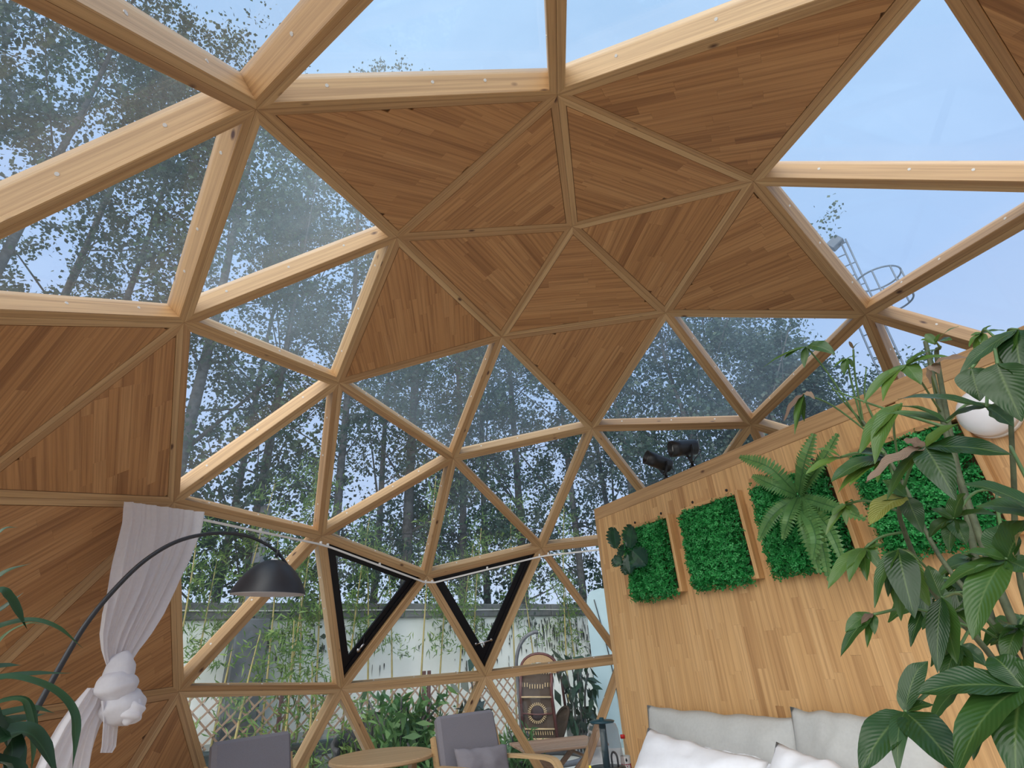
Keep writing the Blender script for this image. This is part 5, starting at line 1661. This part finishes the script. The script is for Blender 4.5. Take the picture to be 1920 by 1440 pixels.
# ------------------------------------------------------------------ potted trees close to the camera
M['pachira'] = leafy('money_tree_leaf', (0.020, 0.062, 0.018), (0.055, 0.130, 0.026), (0.16, 0.28, 0.05), rough=0.26, trans=0.3, rib=(0.14, 0.22, 0.07), veins=0.10)
M['dry_leaf'] = leafy('dry_leaf', (0.16, 0.10, 0.07), (0.26, 0.17, 0.12), (0.36, 0.26, 0.19), rough=0.7, trans=0.25, rib=(0.3, 0.22, 0.15), veins=0.4)
M['yellow_leaf'] = leafy('yellowing_leaf', (0.14, 0.17, 0.03), (0.22, 0.24, 0.04), (0.28, 0.28, 0.06), rough=0.5, trans=0.3, rib=(0.35, 0.38, 0.12), veins=0.3, spots=(0.06, 0.08, 0.04))
M['petiole'] = plain('green_petiole', (0.10, 0.19, 0.06), 0.5, var=0.3)
M['tree_stem'] = plain('green_brown_stem', (0.10, 0.12, 0.06), 0.7, var=0.5, scale=30, bump=0.3)
M['pot'] = plain('white_glazed_pot', (0.7, 0.7, 0.68), 0.3, var=0.05)
M['soil'] = plain('potting_soil', (0.03, 0.02, 0.015), 0.95, var=0.5, scale=40, bump=0.5)


def plant_pot(root, c, r, h):
    mb = MB(); mb.lathe([(0.001, 0.004), (r * .72, 0.002), (r * .76, 0.012), (r * .98, h * .9), (r, h), (r * .93, h), (r * .9, h * .9), (r * .85, h * .6)], c, 36); mb.build('pot', M['pot'], root, smooth=True)
    mb = MB(); mb.lathe([(0.001, h * .88), (r * .9, h * .86)], c, 24); mb.build('soil', M['soil'], root)


pc = at(1905, 1000, 1.3); pc = Vector((pc.x, pc.y, 0))
pach = thing('potted_money_tree', 'tall potted tree with drooping hand-shaped leaves, some yellow or dry, beside the bed', 'plant', tuple(pc))
plant_pot(pach, pc, 0.19, 0.33)
crown = {}
stems = {  # name: pixels and distances, from the soil up
    'a': [(1905, 1180, 1.38), (1785, 850, 1.5), (1735, 640, 1.6)],
    'b': [(1930, 1150, 1.30), (1900, 880, 1.25), (1893, 660, 1.22)],
    'c': [(1890, 1210, 1.34), (1760, 1040, 1.4), (1690, 900, 1.45), (1625, 800, 1.5), (1612, 785, 1.52)],
    'd': [(1945, 1210, 1.25), (1925, 1290, 1.05)],
    'e': [(1880, 1220, 1.42), (1800, 900, 1.55), (1758, 680, 1.62), (1762, 650, 1.6)],
    'f': [(1880, 1260, 1.2), (1750, 1110, 1.12), (1690, 980, 1.05), (1690, 930, 1.02)],
}
SP_ = {}
for k, pts in stems.items():
    base_ = pc + Vector((random.uniform(-.05, .05), random.uniform(-.05, .05), 0.27))
    P = bezier([base_, base_.lerp(at(*pts[0]), 0.6) + Vector((0, 0, 0.05))] + [at(*q) for q in pts], 6)
    SP_[k] = P
    r0 = {'a': 0.010, 'b': 0.0065, 'e': 0.009}.get(k, 0.006)
    mb = MB(); mb.tube(P, [r0 * (1 - 0.55 * i / len(P)) for i in range(len(P))], 8); mb.build('stem', M['tree_stem'], pach, smooth=True)


def leaf_prof(x): return max(0.02, math.sin(PI * min(1, max(0, x)) ** 0.85) ** 0.85) if x < 0.999 else 0.02


def palmate(hub, tips, pet=None, rr_=0.0022, curl=0.0):
    """hub (u,v,t); tips: (u, v, t, width in metres, kind) with kind 0 dark .. 1 light, or 'dry' / 'yellow'"""
    H = at(*hub)
    mb = MB()
    src = None
    if pet:
        src = at(*pet) if not isinstance(pet, str) else min(SP_[pet], key=lambda q: (q - H).length)
    else:
        src = min((q for P in SP_.values() for q in P[6:]), key=lambda q: (q - H).length)
    mid = src.lerp(H, 0.55) + Vector((0, 0, 0.10 * (H - src).length))
    mb.tube(bezier([src, mid, H], 5), rr_, 6)
    lf = mb.build('leaf', M['petiole'], pach, smooth=True)
    for (u, v, t, w, kd) in tips:
        T = at(u, v, t)
        d = T - H; ln = d.length
        nrm = (Vector((0, 0, 1)) + (CAM - H).normalized() * 0.75).normalized()
        sagv = Vector((0, 0, 1)) * ln * random.uniform(0.05, 0.13)
        pts = [H + d * 0.0, H + d * 0.3 + sagv * 0.8, H + d * 0.65 + sagv * 0.9, T]
        P = bezier(pts, 4)
        m2 = MB()
        mat = M['pachira']
        if kd == 'dry': mat = M['dry_leaf']; m2.tone = random.random()
        elif kd == 'yellow': mat = M['yellow_leaf']; m2.tone = random.random()
        else: m2.tone = min(1, max(0, kd + random.uniform(-0.08, 0.08)))
        m2.ribbon(P, w * 0.72, nrm, fold=random.uniform(0.12, 0.3), prof=leaf_prof, ncol=2, wave=0.03 if kd != 'dry' else 0.09, twist=random.uniform(-0.4, 0.4) + curl)
        m2.build('leaflet', mat, lf, smooth=True)


LV = [
    ((1512, 650, 1.45), [(1566, 664, 1.40, .052, .35), (1470, 672, 1.42, .022, .45), (1432, 688, 1.40, .022, .4), (1508, 690, 1.42, .026, .4)], (1618, 800, 1.51)),
    ((1507, 738, 1.40), [(1492, 806, 1.38, .030, .5), (1470, 790, 1.36, .022, 'dry'), (1490, 815, 1.35, .02, .5), (1528, 748, 1.36, .022, 'dry'), (1508, 790, 1.4, .026, .45)], (1640, 820, 1.49)),
    ((1588, 672, 1.5), [(1562, 690, 1.5, .018, .55), (1583, 704, 1.48, .028, .5), (1602, 690, 1.5, .016, .5), (1610, 668, 1.5, .014, .6)], (1618, 800, 1.51)),
    ((1600, 655, 1.52), [(1592, 640, 1.5, .010, 'dry'), (1612, 642, 1.5, .012, .5)], (1620, 800, 1.51)),
    ((1698, 685, 1.25), [(1618, 758, 1.18, .032, .7), (1655, 752, 1.18, .036, .75), (1727, 722, 1.2, .045, .65), (1757, 655, 1.25, .028, .6), (1778, 668, 1.22, .032, .65), (1664, 712, 1.24, .03, .35)], 'a'),
    ((1753, 645, 1.5), [(1726, 638, 1.5, .03, .6), (1735, 626, 1.52, .025, .6), (1798, 612, 1.45, .022, .65), (1785, 638, 1.45, .034, .6), (1765, 625, 1.5, .02, .6)], 'e'),
    ((1840, 625, 1.45), [(1817, 652, 1.42, .02, .7), (1828, 664, 1.42, .022, .7), (1852, 655, 1.42, .022, .65), (1885, 620, 1.45, .026, .6), (1860, 610, 1.45, .018, .6), (1820, 630, 1.45, .018, .65)], 'b'),
    ((1850, 763, 0.95), [(1683, 748, 0.92, .042, .25), (1770, 792, .95, .025, .4), (1900, 800, .95, .05, .2)], 'b'),
    ((1775, 792, 1.02), [(1688, 762, 1.0, .030, .4), (1660, 775, 1.02, .03, .55)], 'b'),
    ((1690, 757, 1.1), [(1612, 852, 1.02, .050, .75), (1640, 870, 1.0, .045, .7), (1660, 800, 1.06, .028, .7)], 'c'),
    ((1735, 838, 0.98), [(1898, 853, .93, .048, .05), (1792, 938, .92, .062, .1), (1797, 795, .98, .036, .75), (1692, 826, .98, .03, 'dry'), (1624, 906, .93, .040, 'dry'), (1662, 940, .95, .026, .5)], 'f'),
    ((1662, 858, 1.05), [(1557, 905, 1.0, .05, .3), (1592, 912, 1.0, .03, .75), (1684, 862, 1.02, .026, .6), (1608, 850, 1.02, .04, .3), (1570, 925, 1.0, .03, .8), (1645, 905, 1.0, .026, .7)], 'f'),
    ((1577, 857, 1.1), [(1532, 842, 1.08, .026, .7), (1510, 890, 1.06, .028, .75)], (1662, 858, 1.05)),
    ((1587, 945, 1.12), [(1560, 968, 1.1, .018, .7), (1548, 1003, 1.1, .02, .75), (1587, 985, 1.1, .018, .7), (1612, 968, 1.1, .02, .65), (1600, 940, 1.1, .016, .6)], (1690, 960, 1.04)),
    ((1700, 932, 1.0), [(1632, 985, .96, .066, 'yellow'), (1625, 950, 1.0, .03, .4), (1730, 1000, 1.0, .04, .2), (1655, 900, 1.0, .03, .5)], 'f'),
    ((1788, 973, 1.05), [(1876, 968, 1.02, .03, .2), (1742, 1008, 1.04, .03, .25), (1780, 1035, 1.02, .03, .25), (1812, 1022, 1.02, .035, .2), (1745, 955, 1.05, .03, .3), (1810, 925, 1.05, .04, .4)], 'b'),
    ((1960, 965, 0.85), [(1808, 908, .82, .042, .2), (1830, 950, .86, .05, .4)], 'b'),
    ((1622, 1028, 1.05), [(1552, 1105, 1.0, .035, .65), (1592, 1092, 1.0, .03, .6), (1626, 1090, 1.02, .026, .5), (1655, 1022, 1.05, .02, .5), (1660, 1078, 1.02, .022, .5), (1650, 1040, 1.04, .02, .6)], 'f'),
    ((1685, 1030, 1.0), [(1715, 1160, .95, .058, .08), (1640, 1140, .97, .03, .35), (1745, 1140, 1.0, .042, .75), (1690, 1165, 1.0, .04, .55), (1665, 1120, 1.0, .028, .2)], (1760, 1090, 1.12)),
    ((1638, 1152, 1.02), [(1585, 1185, 1.0, .032, .5), (1576, 1232, .98, .030, .2), (1626, 1215, 1.0, .016, .4), (1640, 1190, 1.0, .018, .3), (1615, 1170, 1.0, .014, 'dry')], (1830, 1180, 1.15)),
    ((1888, 1050, 0.86), [(1935, 985, .84, .085, .35), (1802, 1040, .86, .032, .5), (1764, 1108, .84, .036, .4), (1824, 1200, .80, .055, .55), (1945, 1080, .85, .05, .3), (1870, 985, .9, .05, .3)], 'b'),
    ((1697, 1335, 0.85), [(1612, 1450, .80, .052, .1), (1684, 1450, .80, .026, .15), (1806, 1460, .80, .062, .1), (1686, 1288, .86, .014, .3), (1740, 1240, .87, .034, .2), (1752, 1322, .86, .02, .3)], (1925, 1290, 1.05)),
    ((1918, 1290, 0.80), [(1718, 1302, .78, .055, .12), (1790, 1460, .74, .055, .3), (1860, 1230, .82, .05, .2), (1905, 1470, .75, .06, .15), (1840, 1330, .8, .05, .05), (1960, 1250, .8, .05, .2)], 'd'),
    ((1765, 1120, 1.0), [(1758, 1262, .98, .038, .02), (1795, 1245, 1.0, .045, .45), (1740, 1060, 1.0, .03, .3)], 'c'),
    ((1800, 1210, 1.08), [(1770, 1290, 1.05, .036, .2), (1815, 1300, 1.06, .045, .3), (1850, 1250, 1.08, .04, .2), (1745, 1250, 1.06, .03, .15)], 'c'),
    ((1908, 618, 1.05), [(1800, 700, 1.0, .038, .25), (1922, 722, 1.0, .058, .05), (1850, 655, 1.04, .025, .6), (1880, 700, 1.02, .03, .5)], 'b'),
    ((1822, 690, 1.0), [(1838, 752, .98, .058, .2), (1860, 735, 1.0, .03, .4)], (1905, 640, 1.1)),
    ((1870, 682, 0.95), [(1916, 790, .92, .075, .1), (1890, 760, .95, .05, .2)], (1893, 660, 1.2)),
    ((1935, 660, 1.1), [(1905, 745, 1.08, .07, .95), (1940, 800, 1.05, .06, .8)], 'b'),
    ((1745, 685, 1.35), [(1820, 672, 1.3, .026, 'dry'), (1762, 700, 1.33, .03, 'dry'), (1745, 720, 1.35, .02, 'dry')], 'a'),
]
for hub, tips, pet in LV: palmate(hub, tips, pet)
# the dense lower part, seen only as dark overlapping leaves
rs = random.Random(21)
for _ in range(16):
    u = rs.uniform(1730, 1930); v = rs.uniform(930, 1450); t = rs.uniform(1.25, 1.6)
    if u < 1800 and 1150 < v: continue
    hub = (u, v, t)
    tips = []
    n = rs.choice((4, 5))
    a0 = rs.uniform(0, 6)
    for q in range(n):
        a = a0 + q * 2 * PI / n * 0.9; l = rs.uniform(70, 115) / t
        tips.append((u + math.cos(a) * l, v + 35 + math.sin(a) * l * 0.7, t + rs.uniform(-.06, .03), rs.uniform(.035, .06), rs.uniform(0.0, 0.4)))
    palmate(hub, tips)
# bare twigs with withered tips
for pts in ([(1612, 785, 1.52), (1588, 760, 1.5), (1552, 716, 1.48)], [(1640, 790, 1.5), (1622, 745, 1.5), (1624, 690, 1.5)], [(1755, 700, 1.6), (1745, 668, 1.58), (1740, 655, 1.57)], [(1660, 850, 1.3), (1640, 845, 1.3), (1565, 861, 1.3)],
            [(1770, 800, 1.1), (1640, 760, 1.2), (1560, 730, 1.3)]):
    mb = MB(); P = bezier([at(*p) for p in pts], 6); mb.tube(P, [0.0028 - 0.0015 * i / len(P) for i in range(len(P))], 5); mb.build('twig', M['petiole'], pach, smooth=True)

# strap-leaved plant at the bottom left
M['strap'] = leafy('strap_leaf', (0.014, 0.045, 0.022), (0.030, 0.085, 0.034), (0.085, 0.16, 0.05), rough=0.4, trans=0.12, rib=(0.05, 0.13, 0.06))
dc = at(-150, 1500, 1.25); dc = Vector((dc.x, dc.y, 0))
dra = thing('potted_dragon_tree', 'potted plant with arching narrow strap leaves at the bottom left corner', 'plant', tuple(dc))
plant_pot(dra, dc, 0.17, 0.30)
ct = at(-140, 1330, 1.25)
mb = MB(); mb.tube(bezier([dc + Vector((0, 0, 0.25)), dc.lerp(ct, 0.5) + Vector((0.02, 0, 0.1)), ct], 5), 0.017, 8); mb.build('stem', M['tree_stem'], dra, smooth=True)
ST = [([(-60, 1070), (0, 998), (34, 988)], .012, .3, 1.2), ([(-70, 1150), (0, 1080), (58, 1056)], .018, .4, 1.2), ([(-80, 1200), (-10, 1115), (14, 1122), (32, 1150), (51, 1180)], .028, .45, 1.15),
      ([(-60, 1180), (0, 1145), (44, 1111)], .016, .2, 1.2), ([(-80, 1210), (0, 1176), (60, 1165), (110, 1180), (156, 1216)], .020, .55, 1.15), ([(-70, 1260), (0, 1251), (40, 1247)], .020, .3, 1.2),
      ([(-80, 1290), (0, 1273), (60, 1265), (136, 1262)], .020, .25, 1.15), ([(-80, 1300), (0, 1272), (60, 1279), (110, 1303), (138, 1340), (141, 1390), (136, 1440)], .020, .5, 1.1),
      ([(-70, 1360), (0, 1342), (60, 1330), (102, 1337)], .022, .4, 1.15), ([(-70, 1390), (0, 1358), (50, 1348), (86, 1338)], .024, .2, 1.12), ([(-60, 1330), (0, 1362), (28, 1405), (48, 1460)], .034, .15, 1.05),
      ([(-60, 1400), (35, 1372), (75, 1395), (112, 1465)], .034, .2, 1.0), ([(-80, 1440), (0, 1428), (45, 1442)], .028, .1, 1.1), ([(-60, 1340), (20, 1310), (60, 1325), (75, 1420)], .010, .5, 1.1),
      ([(-60, 1290), (0, 1200), (50, 1170), (85, 1172)], .007, .9, 1.2), ([(-50, 1330), (20, 1390), (10, 1460)], .034, .1, 1.0), ([(-60, 1330), (30, 1312), (52, 1336), (62, 1400), (58, 1450)], .012, .6, 1.08), ([(-50, 1400), (20, 1440), (60, 1470)], .034, .1, .98)]
for pts, w, tn, t in ST:
    mb = MB(); mb.tone = tn
    P3 = [ct] + [at(u, v, t) for u, v in pts]
    P = bezier(P3, 6)
    mb.ribbon(P, w * 0.85, (Vector((0, 0, 1)) + (CAM - ct).normalized() * 0.5).normalized(), fold=0.35, prof=lambda x: (0.45 + 0.55 * math.sin(PI * min(1, x * 1.05))) * min(1, (1 - x) * 5 + 0.04), ncol=1)
    mb.build('leaf', M['strap'], dra, smooth=True)
